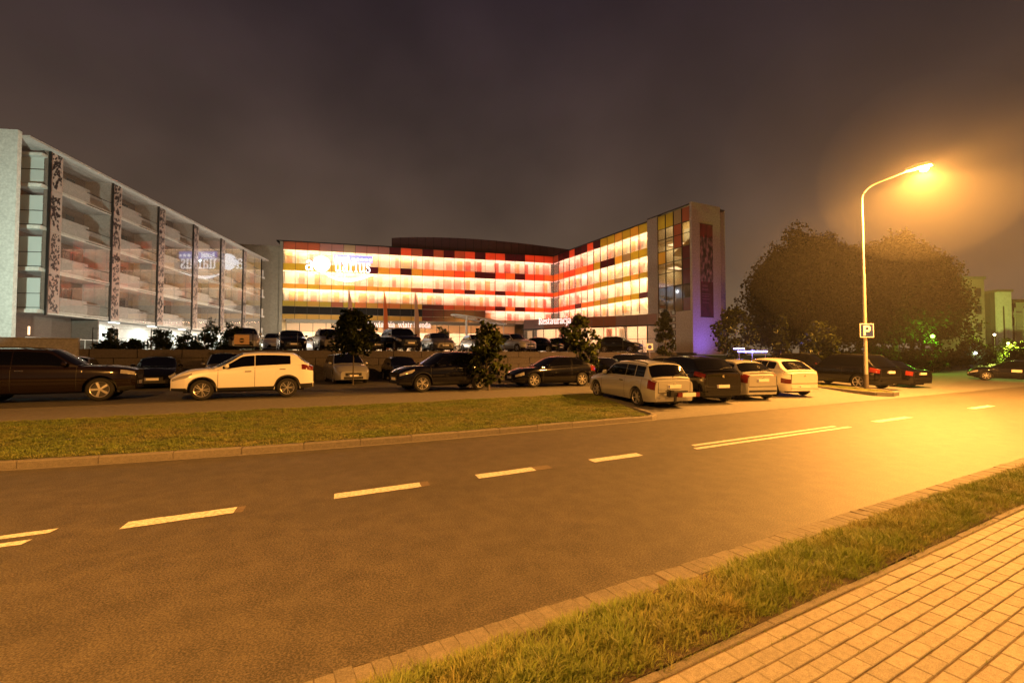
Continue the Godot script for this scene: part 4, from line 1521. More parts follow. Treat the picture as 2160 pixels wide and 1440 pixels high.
# h: height, w: crown half width, low: height where the crown starts
func tree(called: String, label: String, at: Vector3, h: float, w: float, low: float, clumps: int, per: int, leaf: float, m: Material, sd: int, trunk := 0.07, shape := 0, group := "") -> void:
	var r := RandomNumberGenerator.new()
	r.seed = sd
	var t := thing(called, label, "tree", at, 0.0, group)
	var st := st_new()
	var top := Vector3(r.randf_range(-0.1, 0.1) * h * 0.3, h * 0.86, r.randf_range(-0.1, 0.1) * h * 0.3)
	var mid := Vector3(top.x * 0.3 + r.randf_range(-0.04, 0.04) * h, h * 0.45, top.z * 0.3)
	tube(st, [Vector3(0, -0.15, 0), Vector3(0, h * 0.12, 0), mid, top], [trunk * 1.35, trunk, trunk * 0.65, trunk * 0.15], 9)
	var centres := []
	for k in clumps:
		# cone, egg or dome shaped crown
		var y := pow(r.randf(), [0.9, 1.0, 0.75][shape])
		var half: float = [sin(PI * pow(lerpf(0.13, 0.93, y), 0.86)), (1.0 - y) * 0.9 + 0.12, sqrt(maxf(0.05, 1.0 - pow(absf(y * 1.5 - 0.55), 2.4)))][shape]
		var a := r.randf() * TAU
		var d := w * half * sqrt(r.randf()) * r.randf_range(0.75, 1.08)
		var p := Vector3(cos(a) * d, lerpf(low, h, y), sin(a) * d)
		if shape == 2:
			# uneven outline: lobes push out, notches cut in
			var lobe := noise.get_noise_3d(cos(a) * 14.0 + sd * 3.0, p.y * 2.4, sin(a) * 14.0)
			p = Vector3(p.x * (1.0 + 0.5 * lobe), p.y + h * 0.22 * noise.get_noise_2d(p.x * 3.2 + sd * 5.0, p.z * 3.2) * y, p.z * (1.0 + 0.5 * lobe))
		if noise.get_noise_3d(p.x * 9.0 / w + sd, p.y * 9.0 / w, p.z * 9.0 / w) < (-0.22 if shape < 2 else -0.10):
			continue
		centres.append(p)
		if k % 7 == 0:
			var s := mid.lerp(top, clampf((p.y - h * 0.45) / (h * 0.41) - 0.35, 0.0, 0.9)) if p.y > h * 0.5 else Vector3(0, maxf(low * 0.7, h * 0.12), 0).lerp(mid, clampf(p.y / (h * 0.5) - 0.2, 0.0, 1.0))
			tube(st, [s, s.lerp(p, 0.55) + Vector3(0, 0.06 * h, 0) * r.randf(), p], [trunk * 0.4, trunk * 0.24, trunk * 0.08], 5)
	spart(t, "trunk", st, M.bark)
	if shape == 2:
		var sprays := []
		for k in 150:
			var c: Vector3 = centres[r.randi() % centres.size()]
			var mid_y := lerpf(low, h, 0.4)
			var out := Vector3(c.x, (c.y - mid_y) * 0.8, c.z)
			if out.length() > w * 0.55:
				sprays.append(c + out.normalized() * r.randf_range(0.2, 0.95) + Vector3(0, r.randf_range(0.0, 0.5), 0))
		part(t, "crown_spray", leaf_cloud(sprays, 12, 0.3, leaf * 0.8, sd + 9), m)
	part(t, "crown", leaf_cloud(centres, per, maxf(0.13, w * (0.13 if shape < 2 else 0.15)), leaf, sd + 1), m)

func build_trees() -> void:
	# young maples of the lot
	tree("maple_tree", "dark young maple with round crown standing before the silver people carrier", P(5.0, 0.24, 25.6), 3.75, 1.3, 1.75, 120, 24, 0.2, M.leaf_dark, 201, 0.035, 0)
	tree("maple_tree", "leafy maple standing in front of the dark blue sport utility car", P(9.35, 0.24, 18.55), 2.85, 0.85, 0.35, 85, 15, 0.2, M.leaf_maple, 202, 0.04, 0)
	tree("maple_tree", "bushy maple beside the black coupe and the silver estate car", P(16.6, 0.24, 21.6), 3.75, 1.35, 0.7, 100, 15, 0.23, M.leaf_maple, 203, 0.045, 0)
	tree("slim_tree", "slim upright young tree before the square windows of the hotel tower", P(31.0, 0.3, 28.4), 5.3, 0.85, 1.5, 90, 20, 0.22, M.leaf_dark, 204, 0.05, 0)
	tree("maple_tree", "round young maple beside the blue glowing light bar", P(34.4, 0.3, 24.4), 5.1, 1.85, 1.6, 120, 20, 0.28, M.leaf_pale, 205, 0.05, 0)
	tree("slim_tree", "narrow cone shaped tree behind the cream retro car", P(37.6, 0.3, 22.4), 4.6, 0.95, 0.8, 110, 22, 0.26, M.leaf_pale, 206, 0.05, 1)
	tree("maple_tree", "small bright maple behind the black estate-like sport utility car", P(36.2, 0.24, 18.8), 3.85, 1.35, 1.0, 120, 20, 0.27, M.leaf_pale, 207, 0.045, 0)
	# park trees, large
	var big := [[49.8, 29.6, 10.4, 4.0, 320], [46.6, 25.8, 11.6, 3.6, 320], [51.0, 23.0, 10.2, 3.7, 340], [57.0, 22.4, 11.6, 4.2, 360], [65.0, 24.0, 11.8, 4.8, 360], [74.5, 26.4, 12.4, 5.0, 300], [62.0, 31.0, 13.6, 4.8, 280], [55.5, 29.0, 13.4, 3.6, 280]]
	var words := ["at the hotel tower corner", "behind the narrow cone tree", "behind the street lamp", "with bare lower limbs over the park wall", "above the bright green bush", "before the dark tower block", "second row, behind the park wall", "second row, behind the pale maple"]
	for k in big.size():
		var e: Array = big[k]
		tree("park_tree", "large dark park tree " + words[k], P(e[0], 0.6, e[1]), e[2], e[3], e[2] * 0.25, int(e[4] * 1.3), 62, 0.3, M.leaf_big, 300 + k, 0.24, 2, "park trees")
	for k in 7:
		var at := P(84.0 + k * 4.6, 0.6, 24.0 + 2.2 * sin(k * 2.1))
		bush("park_shrub", "dark rounded shrub in the row before the far buildings", at, 1.9, 2.4 + 0.8 * sin(k * 1.7), M.leaf_big, 420 + k, 60, 40, 0.32, "park shrubs")
	bush("lit_bush", "bush lit bright green by the lamp above it", P(55.6, 0.24, 19.0), 1.0, 2.5, M.leaf_bush, 440, 50, 44, 0.2)
	var hedge := thing("park_hedge", "long dark hedge along the park wall under the large trees", "hedge", P(45.0, 0.3, 21.8))
	var hc := []
	for k in 430:
		var x := rng.randf() * 38.0
		hc.append(P(x, 0.1 + 1.7 * rng.randf() + 0.3 * sin(x * 0.9), 0.105 * x + rng.randfn(0.0, 0.6)))
	part(hedge, "foliage", leaf_cloud(hc, 34, 0.33, 0.3, 450), M.leaf_big)
	var lh := thing("low_hedge", "low clipped dark hedge between the terrace cars and the hotel", "hedge", P(-2.0, TERRACE, 52.0))
	var lc := []
	for k in 520:
		var x := rng.randf() * 46.0
		lc.append(P(x, 0.05 + 0.95 * rng.randf(), -0.18 * x + rng.randfn(0.0, 0.22)))
	part(lh, "foliage", leaf_cloud(lc, 22, 0.2, 0.16, 455), M.leaf_dark)
	# planting on the terrace edge
	for k in 6:
		bush("terrace_shrub", ["low dark shrub at the end of the pale garden wall", "low dark shrub second along the terrace edge from the garden wall", "dark shrub third along the terrace edge from the garden wall", "green shrub fourth along the terrace edge from the garden wall", "tall green shrub fifth along the terrace edge from the garden wall", "tall green shrub beside the terrace car with the cardboard sign"][k], P(-6.4 + k * 1.15, TERRACE - 0.5, 33.6 + 0.4 * sin(k * 3.0)), 0.8, [1.0, 0.95, 1.3, 1.15, 1.9, 1.8][k], M.leaf_bush if k > 2 else M.leaf_dark, 470 + k, 40, 40, 0.13, "shrubs on the terrace edge")
	bush("potted_bush", "small round dark bush before the cafe lettering", P(17.1, TERRACE, 44.0), 0.8, 2.1, M.leaf_dark, 490, 36, 40, 0.16)

func bush(called: String, label: String, at: Vector3, w: float, h: float, m: Material, sd: int, clumps: int, per: int, leaf: float, group := "") -> void:
	var r := RandomNumberGenerator.new()
	r.seed = sd
	var t := thing(called, label, "shrub", at, 0.0, group)
	var centres := []
	var st := st_new()
	for k in clumps:
		var a := r.randf() * TAU
		var y := r.randf()
		var d := w * sqrt(r.randf()) * sqrt(maxf(0.1, 1.0 - y * y))
		var p := Vector3(cos(a) * d, 0.1 * h + 0.9 * h * y * (1.0 + 0.25 * r.randfn()), sin(a) * d)
		centres.append(p)
		if k % 5 == 0:
			tube(st, [Vector3(p.x * 0.2, 0, p.z * 0.2), p * 0.6, p], [0.03, 0.02, 0.008], 5)
	spart(t, "stems", st, M.bark)
	part(t, "foliage", leaf_cloud(centres, per, w * 0.17, leaf, sd + 3), m)

# =====================================================================
# cars
# =====================================================================
# A car is lofted from side-view curves. Local +x is forward, origin on the ground between the axles.
# d: wb wheelbase, fo/ro overhangs, w width, h height, r wheel radius, gc sill height, hf bonnet front, cowl, bf/br belt line front and rear,
# xc foot of windscreen, r1/r2 front and rear end of roof, xt foot of rear window, rw roof half width share, deck (saloon) height of the boot lid
func pl(arr: Array, x: float) -> float:
	if x <= arr[0].x:
		return arr[0].y
	for i in arr.size() - 1:
		if x <= arr[i + 1].x:
			return lerpf(arr[i].y, arr[i + 1].y, (x - arr[i].x) / maxf(1e-6, arr[i + 1].x - arr[i].x))
	return arr[-1].y

func sm(arr: Array, x: float, d: float) -> float:
	var s := 0.0
	for k in 7:
		s += pl(arr, x + d * (k - 3) / 3.0)
	return s / 7.0

func car_curves(d: Dictionary) -> void:
	d.xF = d.wb / 2 + d.fo
	d.xR = -d.wb / 2 - d.ro
	var deck: float = d.get("deck", d.br)
	d.top = [Vector2(d.xR, deck - 0.07), Vector2(d.xR + 0.12, deck), Vector2(d.xt, deck + 0.02), Vector2(d.xc, d.cowl), Vector2((d.xc + d.xF) / 2 + 0.05, lerpf(d.cowl, d.hf, 0.42) + 0.025), Vector2(d.xF - 0.22, d.hf), Vector2(d.xF - 0.06, d.hf - 0.09 * d.get("nose", 1.0)), Vector2(d.xF, d.hf - 0.2 * d.get("nose", 1.0))]
	d.sh = [Vector2(d.xR, deck - 0.11), Vector2(d.xR + 0.25, lerpf(deck, d.br, 0.3) - 0.03), Vector2(d.xt + 0.1, d.br), Vector2(d.xc - 0.2, d.bf), Vector2(d.xc + 0.2, d.bf - 0.02), Vector2(d.xF - 0.4, d.hf - 0.06), Vector2(d.xF - 0.1, d.hf - 0.06 - 0.1 * d.get("nose", 1.0)), Vector2(d.xF, d.hf - 0.08 - 0.18 * d.get("nose", 1.0))]
	d.roof = [Vector2(d.xt, deck + 0.0), Vector2(lerpf(d.xt, d.r2, 0.86), lerpf(deck, d.h - 0.06, 0.86)), Vector2(d.r2, d.h - 0.045), Vector2(lerpf(d.r2, d.r1, 0.35), d.h - 0.008), Vector2(lerpf(d.r2, d.r1, 0.68), d.h), Vector2(d.r1, d.h - 0.05), Vector2(d.xc, d.cowl - 0.01)]

func plan_w(d: Dictionary, x: float) -> float:
	var half: float = d.w / 2
	var f: float = d.xF - x
	var b: float = x - d.xR
	if f < 0.62:
		half *= 1.0 - d.get("fround", 0.30) * pow(1.0 - f / 0.62, 2.3)
	if b < 0.45:
		half *= 1.0 - d.get("rround", 0.17) * pow(1.0 - b / 0.45, 2.4)
	return half

func side_w(t: float) -> float:
	return pl([Vector2(0, 0.93), Vector2(0.1, 0.965), Vector2(0.28, 0.99), Vector2(0.5, 1.0), Vector2(0.74, 0.992), Vector2(0.9, 0.968), Vector2(1.0, 0.93)], t)

func sill(d: Dictionary, x: float) -> float:
	var y: float = d.gc
	var f: float = minf(d.xF - x, x - d.xR)
	if f < 0.5:
		y += 0.05 * pow(1.0 - f / 0.5, 1.5)
	for s in [-0.5, 0.5]:
		var dx: float = x - s * d.wb
		var R: float = d.r + d.get("gap", 0.055)
		if absf(dx) < R:
			y = maxf(y, d.r + sqrt(R * R - dx * dx))
	return y

# lower body: q 0 sill .. 0.7 shoulder .. 1 middle of the top
func lb(d: Dictionary, x: float, q: float) -> Vector3:
	var ys := sm(d.sh, x, 0.14)
	var yt := maxf(sm(d.top, x, 0.10), ys + 0.015)
	var hw := plan_w(d, x)
	var yb := minf(sill(d, x), ys - 0.05)
	if q <= 0.7:
		var y := lerpf(yb, ys, q / 0.7)
		var t := clampf((y - d.gc) / (ys - d.gc), 0.0, 1.0)
		return Vector3(x, y, hw * side_w(t))
	var k := (q - 0.7) / 0.3
	return Vector3(x, lerpf(ys, yt, sin(k * PI / 2)), hw * 0.93 * cos(k * PI / 2) if k < 1.0 else 0.0)

# upper body: q 0 belt .. 0.6 edge of the roof .. 1 middle
func gh(d: Dictionary, x: float, q: float) -> Vector3:
	var ys := sm(d.sh, x, 0.14) - 0.01
	var Y := maxf(sm(d.roof, x, d.get("rs", 0.10)), ys + 0.004)
	var hw := plan_w(d, clampf(x, d.xR + 0.3, d.xF - 0.7)) * 0.925
	var full: float = d.h - ys
	var wy := func(y: float) -> float: return hw * lerpf(1.0, d.get("rw", 0.76), pow(clampf((y - ys) / full, 0.0, 1.0), 1.25))
	var y := 0.0
	var z := 0.0
	if q <= 0.6:
		y = lerpf(ys, Y - 0.05 * clampf((Y - ys) / 0.2, 0.0, 1.0), q / 0.6)
		z = wy.call(y)
	else:
		var k := (q - 0.6) / 0.4
		var ye: float = Y - 0.05 * clampf((Y - ys) / 0.2, 0.0, 1.0)
		y = lerpf(ye, Y + 0.02, sin(minf(1.0, k * 1.15) * PI / 2))
		z = wy.call(ye) * pow(1.0 - k, 0.75)
	var bow := 0.0
	if x > d.r1 - 0.1:
		bow = -0.14 * clampf((x - d.r1 + 0.1) / 0.5, 0.0, 1.0)
	elif x < d.r2 + 0.1:
		bow = 0.10 * clampf((d.r2 + 0.1 - x) / 0.3, 0.0, 1.0)
	return Vector3(x + bow * pow(z / hw, 2.0), y, z)

# patch of surface f between x0..x1, q0..q1, lifted by off; on both sides of the car
func patch(st: SurfaceTool, d: Dictionary, f: Callable, x0: float, x1: float, q0: float, q1: float, off: float, nx := 8, nq := 4, sides := [1.0, -1.0], skew := 0.0) -> void:
	st.set_smooth_group(0)
	for s in sides:
		var rows := []
		for i in nx + 1:
			var row := []
			for j in nq + 1:
				var q := lerpf(q0, q1, float(j) / nq)
				var x := lerpf(x0, x1, float(i) / nx) + skew * float(j) / nq
				var p: Vector3 = f.call(d, x, q)
				var tx: Vector3 = f.call(d, x + 0.02, q) - f.call(d, x - 0.02, q)
				var tq: Vector3 = f.call(d, x, minf(q + 0.02, 1.0)) - f.call(d, x, q - 0.02)
				var n := tx.cross(tq).normalized()
				if n.y < -0.3:
					n = -n
				if n.z < 0.0 and absf(n.z) > n.y and absf(n.z) > absf(n.x):
					n = -n
				p += n * off
				row.append(Vector3(p.x, p.y, p.z * s))
			rows.append(row)
		for i in nx:
			for j in nq:
				if s > 0.0:
					quad(st, rows[i][j], rows[i + 1][j], rows[i + 1][j + 1], rows[i][j + 1])
				else:
					quad(st, rows[i + 1][j], rows[i][j], rows[i][j + 1], rows[i + 1][j + 1])
	st.set_smooth_group(-1)

func patch_mesh(d: Dictionary, f: Callable, x0: float, x1: float, q0: float, q1: float, off: float, nx: int, nq: int, s: float) -> ArrayMesh:
	var st := st_new()
	patch(st, d, f, x0, x1, q0, q1, off, nx, nq, [s])
	return finish(st)

func loft(st: SurfaceTool, d: Dictionary, f: Callable, xs: Array, qs: Array, bottom: bool) -> void:
	var rings := []
	for x in xs:
		var ring := []
		var first: Vector3 = f.call(d, x, qs[0])
		if bottom:
			ring.append(Vector3(x, first.y, 0))
		for q in qs:
			ring.append(f.call(d, x, q))
		var m := ring.size()
		for k in range(m - 2, -1 if not bottom else 0, -1):
			ring.append(Vector3(ring[k].x, ring[k].y, -ring[k].z))
		rings.append(ring)
	for i in rings.size() - 1:
		var n: int = rings[i].size()
		for k in (n if bottom else n - 1):
			var m := (k + 1) % n
			st.set_smooth_group(1 if bottom and (k == 0 or k == n - 1) else 0)
			quad(st, rings[i][k], rings[i + 1][k], rings[i + 1][m], rings[i][m])
	# end caps
	st.set_smooth_group(2)
	for e in [[rings[0], false], [rings[-1], true]]:
		var c := Vector3.ZERO
		for p in e[0]:
			c += p
		c /= e[0].size()
		for k in e[0].size():
			var m: int = (k + 1) % e[0].size()
			if e[1]:
				trig(st, c, e[0][m], e[0][k])
			else:
				trig(st, c, e[0][k], e[0][m])
	st.set_smooth_group(-1)

var wheel_cache := {}

func wheel_meshes(r: float, style: int) -> Array:
	var key := "%.3f %d" % [r, style]
	if wheel_cache.has(key):
		return wheel_cache[key]
	var rim := r * 0.68
	var ty := st_new()
	ty.set_smooth_group(0)
	var prof := [Vector2(rim, 0.085), Vector2(r * 0.86, 0.1), Vector2(r * 0.97, 0.085), Vector2(r, 0.05), Vector2(r, -0.05), Vector2(r * 0.97, -0.085), Vector2(r * 0.86, -0.1), Vector2(rim, -0.085)]
	var n := 28
	for k in n:
		var a := TAU * k / n
		var b := TAU * (k + 1) / n
		for i in prof.size() - 1:
			var p: Vector2 = prof[i]
			var q: Vector2 = prof[i + 1]
			quad(ty, Vector3(cos(a) * p.x, sin(a) * p.x, p.y), Vector3(cos(a) * q.x, sin(a) * q.x, q.y), Vector3(cos(b) * q.x, sin(b) * q.x, q.y), Vector3(cos(b) * p.x, sin(b) * p.x, p.y))
	var disc := st_new()
	for k in n:
		var a := TAU * k / n
		var b := TAU * (k + 1) / n
		trig(disc, Vector3(0, 0, 0.03), Vector3(cos(a) * rim, sin(a) * rim, 0.03), Vector3(cos(b) * rim, sin(b) * rim, 0.03))
	var sp := st_new()
	# outer ring of the rim
	for k in n:
		var a := TAU * k / n
		var b := TAU * (k + 1) / n
		quad(sp, Vector3(cos(a), sin(a), 0) * rim * 0.93 + Vector3(0, 0, 0.075), Vector3(cos(a), sin(a), 0) * rim * 1.01 + Vector3(0, 0, 0.09), Vector3(cos(b), sin(b), 0) * rim * 1.01 + Vector3(0, 0, 0.09), Vector3(cos(b), sin(b), 0) * rim * 0.93 + Vector3(0, 0, 0.075))
	var spokes: int = [5, 10, 7, 12, 6][style]
	var wa: float = [0.20, 0.075, 0.13, 0.075, 0.17][style] * rim
	var wb: float = [0.30, 0.085, 0.17, 0.10, 0.12][style] * rim
	for k in spokes:
		var a := TAU * k / spokes + PI / 2
		if style == 1:
			a += 0.13 * (1.0 if k % 2 else -1.0)
		var e := Vector3(cos(a), sin(a), 0)
		var s := Vector3(-sin(a), cos(a), 0)
		var z0 := Vector3(0, 0, 0.078)
		var z1 := Vector3(0, 0, 0.07)
		quad(sp, e * rim * 0.1 - s * wa / 2 + z0, e * rim * 0.97 - s * wb / 2 + z1, e * rim * 0.97 + s * wb / 2 + z1, e * rim * 0.1 + s * wa / 2 + z0)
		quad(sp, e * rim * 0.1 - s * wa / 2, e * rim * 0.97 - s * wb / 2, e * rim * 0.97 - s * wb / 2 + z1, e * rim * 0.1 - s * wa / 2 + z0)
		quad(sp, e * rim * 0.1 + s * wa / 2 + z0, e * rim * 0.97 + s * wb / 2 + z1, e * rim * 0.97 + s * wb / 2, e * rim * 0.1 + s * wa / 2)
	tube(sp, [Vector3(0, 0, 0.03), Vector3(0, 0, 0.09)], [rim * 0.2, rim * 0.17], 12)
	wheel_cache[key] = [finish(ty), finish(disc), finish(sp)]
	return wheel_cache[key]

func car(d: Dictionary, called: String, label: String, u: float, v: float, deg: float, paint: String, level := -1.0, group := "") -> Node3D:
	if not d.has("xF"):
		car_curves(d)
	var y := ground_h(u, v) if level < 0.0 else level
	var t := thing(called, label, "car", P(u, y, v), deg_to_rad(deg), group)
	# cross slope of the ground under the car
	if level < 0.0:
		var f := Vector2(cos(deg_to_rad(deg)), sin(deg_to_rad(deg)))
		var s: float = (ground_h(u + f.x, v + f.y) - ground_h(u - f.x, v - f.y)) / 2.0
		t.rotate_object_local(Vector3.BACK, atan(s))
	var low: bool = d.get("simple", false)
	# ---- body ----
	if not d.has("mesh_body"):
		var st := st_new()
		var xs := []
		var x: float = d.xR
		for e in [0.0, 0.025, 0.07, 0.14, 0.25, 0.4]:
			xs.append(d.xR + e)
			xs.append(d.xF - e)
		var m: float = d.xR + 0.5
		while m < d.xF - 0.5:
			xs.append(m)
			m += 0.16
		var R: float = d.r + d.get("gap", 0.055)
		for s in [-0.5, 0.5]:
			for k in 15:
				xs.append(s * d.wb + R * sin(PI / 2 * (k - 7) / 7.0))
			xs.append(s * d.wb + R + 0.004)
			xs.append(s * d.wb - R - 0.004)
		xs.sort()
		var clean := []
		for e in xs:
			if e >= d.xR and e <= d.xF and (clean.is_empty() or e - clean[-1] > 0.003):
				clean.append(e)
		loft(st, d, lb, clean, [0.0, 0.06, 0.16, 0.28, 0.42, 0.54, 0.63, 0.7, 0.76, 0.84, 0.92, 1.0], true)
		var gx := []
		var g0: float = d.xt - 0.02
		while g0 < d.xc + 0.1:
			gx.append(g0)
			g0 += 0.07
		loft(st, d, gh, gx, [0.0, 0.15, 0.3, 0.45, 0.55, 0.6, 0.66, 0.75, 0.86, 1.0], false)
		d.mesh_body = finish(st)
		# windows
		var ws := st_new()
		patch(ws, d, gh, d.r1 - 0.02, d.xc - 0.05, 0.64, 1.0, 0.012, 8, 6)
		d.mesh_screen = finish(ws)
		var rw := st_new()
		patch(rw, d, gh, lerpf(d.xt, d.r2, 0.12), lerpf(d.xt, d.r2, 0.93), d.get("rwq", 0.66), 1.0, 0.012, 8, 6)
		d.mesh_rear = finish(rw)
		d.mesh_side = []
		d.mesh_head = []
		d.mesh_tail = []
		d.mesh_skirt = []
		d.mesh_clad = []
		d.mesh_seam = []
		for s in [1.0, -1.0]:
			for wdw in d.win:
				d.mesh_side.append(patch_mesh(d, gh, wdw[0], wdw[1], d.get("wq0", 0.07), 0.53, 0.008, 9, 4, s))
			d.mesh_head.append(patch_mesh(d, lb, d.xF - d.get("hll", 0.42), d.xF - 0.035, d.get("hq0", 0.50), d.get("hq1", 0.68), 0.006, 8, 3, s))
			d.mesh_tail.append(patch_mesh(d, lb, d.xR + 0.012, d.xR + d.get("tll", 0.3), d.get("tq0", 0.46), d.get("tq1", 0.69), 0.008, 6, 4, s))
			if d.get("cladding", false):
				d.mesh_clad.append(patch_mesh(d, lb, d.xR + 0.35, d.xF - 0.35, 0.0, 0.10, 0.008, 90, 2, s))
			d.mesh_skirt.append(patch_mesh(d, lb, d.xR + 0.02, d.xR + 0.45, 0.0, 0.14, 0.006, 6, 2, s))
			d.mesh_skirt.append(patch_mesh(d, lb, d.xF - 0.45, d.xF - 0.02, 0.0, 0.14, 0.006, 6, 2, s))
			for xx in d.seams:
				d.mesh_seam.append(patch_mesh(d, lb, xx - 0.006, xx + 0.006, 0.04, 0.69, 0.003, 1, 8, s))
	part(t, "body", d.mesh_body, M[paint])
	part(t, "windscreen", d.mesh_screen, M.car_glass)
	part(t, "rear_window", d.mesh_rear, M.car_glass)
	for m in d.mesh_side:
		part(t, "side_window", m, M.car_glass)
	for m in d.mesh_head:
		part(t, "headlight", m, M.lens_clear)
	for m in d.mesh_tail:
		part(t, "tail_light", m, M.lens_red)
	if not d.get("painted_bumper", false):
		for m in d.mesh_skirt:
			part(t, "bumper_skirt", m, M.black_plastic)
	for m in d.mesh_clad:
		part(t, "wheel_arch_trim", m, M.black_plastic)
	for m in d.mesh_seam:
		part(t, "door_seam", m, M.black_plastic)
	# underside
	bpart(t, "underbody", Vector3(d.xR + 0.3, d.gc - 0.06, -d.w / 2 + 0.3), Vector3(d.xF - 0.35, d.r * 2 + 0.08, d.w / 2 - 0.3), M.black_plastic)
	# wheels
	var wm := wheel_meshes(d.r, d.get("rim", 0))
	for sx in [-0.5, 0.5]:
		for sz in [-1.0, 1.0]:
			var wt := Transform3D(Basis(Vector3.UP, 0.0 if sz > 0 else PI), Vector3(sx * d.wb, d.r, sz * (d.w / 2 - 0.125)))
			var w := part(t, "wheel", wm[0], M.tyre, wt * Transform3D(Basis(Vector3.BACK, rng.randf() * TAU), Vector3.ZERO))
			part(w, "hub_disc", wm[1], M.rim_dark)
			part(w, "rim", wm[2], M.rim_silver)
	# mirrors, handles, plates, grille
	for sz in [-1.0, 1.0]:
		var mm := SphereMesh.new()
		mm.radius = 0.1
		mm.height = 0.2
		mm.radial_segments = 12
		mm.rings = 6
		part(t, "wing_mirror", mm, M[paint], Transform3D(Basis().scaled(Vector3(0.75, 0.8, 1.05)), Vector3(d.xc - 0.42, sm(d.sh, d.xc - 0.42, 0.1) + 0.1, sz * (d.w / 2 + 0.05))))
		if not low:
			for hx in d.handles:
				var hy := sm(d.sh, hx, 0.1) - 0.13
				var hz: float = lb(d, hx, 0.6).z
				bpart(t, "door_handle", Vector3(hx - 0.1, hy - 0.014, sz * hz - 0.022), Vector3(hx + 0.1, hy + 0.014, sz * hz + 0.022), M.black_plastic if paint in ["paint_white", "paint_silver", "paint_cream"] else M.chrome)
	var fy: float = d.hf - 0.33
	bpart(t, "grille", Vector3(d.xF - 0.06, fy - 0.09, -0.42), Vector3(d.xF + 0.012, fy + 0.07, 0.42), M.black_plastic)
	bpart(t, "grille_bar", Vector3(d.xF, fy + 0.05, -0.4), Vector3(d.xF + 0.022, fy + 0.075, 0.4), M.chrome)
	bpart(t, "lower_intake", Vector3(d.xF - 0.08, d.gc + 0.07, -0.5), Vector3(d.xF + 0.008, d.gc + 0.2, 0.5), M.black_plastic)
	var pf := bpart(t, "number_plate", Vector3(d.xF + 0.012, d.gc + 0.2, -0.26), Vector3(d.xF + 0.028, d.gc + 0.31, 0.26), M.plate_white)
	bpart(pf, "country_strip", Vector3(0.0085, -0.05, 0.21), Vector3(0.0095, 0.05, 0.255), M.plate_blue)
	var py: float = d.get("py", d.br - 0.32)
	var pr := bpart(t, "number_plate", Vector3(d.xR - 0.03, py - 0.055, -0.26), Vector3(d.xR - 0.012, py + 0.055, 0.26), M.plate_white)
	bpart(pr, "country_strip", Vector3(-0.0105, -0.05, -0.255), Vector3(-0.0095, 0.05, -0.21), M.plate_blue)
	if not low:
		var ry: float = lerpf(d.gc, d.br, d.get("bumper", 0.42))
		bpart(t, "bumper_gap", Vector3(d.xR - 0.004, ry - 0.012, -d.w * 0.37), Vector3(d.xR + 0.03, ry + 0.012, d.w * 0.37), M.black_plastic)
		for sz in [-1.0, 1.0]:
			bpart(t, "tailgate_gap", Vector3(d.xR - 0.003, ry, sz * d.w * 0.37 - 0.008), Vector3(d.xR + 0.03, d.br - 0.1, sz * d.w * 0.37 + 0.008), M.black_plastic)
		bpart(t, "bumper_lip", Vector3(d.xR - 0.035, ry - 0.2, -d.w * 0.36), Vector3(d.xR + 0.05, ry - 0.14, d.w * 0.36), M.black_plastic if d.has("lip") else M[paint])
		var bdg := st_new()
		tube(bdg, [Vector3(d.xR - 0.012, d.br - 0.16, 0), Vector3(d.xR + 0.01, d.br - 0.16, 0)], [0.045, 0.045], 12)
		spart(t, "badge", bdg, M.chrome)
	if d.get("rails", false):
		for sz in [-1.0, 1.0]:
			var rl := st_new()
			var pts := []
			var rr := []
			for k in 12:
				var rx := lerpf(d.r2 + 0.1, d.r1 - 0.1, k / 11.0)
				var p := gh(d, rx, 0.66)
				pts.append(Vector3(rx, p.y + (0.05 if k > 0 and k < 11 else 0.0), p.z * sz))
				rr.append(0.02)
			tube(rl, pts, rr, 6)
			spart(t, "roof_rail", rl, M.black_plastic)
	if d.has("wiper"):
		var wp := st_new()
		var p0 := gh(d, lerpf(d.xt, d.r2, 0.1), 1.0)
		tube(wp, [p0 + Vector3(-0.03, 0.0, 0.0), p0 + Vector3(-0.03, 0.05, 0.15), p0 + Vector3(-0.02, 0.07, 0.5)], [0.014, 0.012, 0.01], 5)
		spart(t, "rear_wiper", wp, M.black_plastic)
	return t

func spec(wb: float, fo: float, ro: float, w: float, h: float, r: float, gc: float, hf: float, cowl: float, bf: float, br: float, xc: float, r1: float, r2: float, xt: float, extra := {}) -> Dictionary:
	var d := {"wb": wb, "fo": fo, "ro": ro, "w": w, "h": h, "r": r, "gc": gc, "hf": hf, "cowl": cowl, "bf": bf, "br": br, "xc": xc, "r1": r1, "r2": r2, "xt": xt}
	var mid := (r1 + r2) / 2 + 0.12
	d.win = [[mid + 0.012, xc - 0.18], [r2 + 0.585, mid - 0.012], [r2 + 0.02, r2 + 0.54]]
	d.seams = [xc - 0.12, mid, mid - 0.98]
	d.handles = [mid + 0.2, mid - 0.78]
	d.merge(extra, true)
	return d

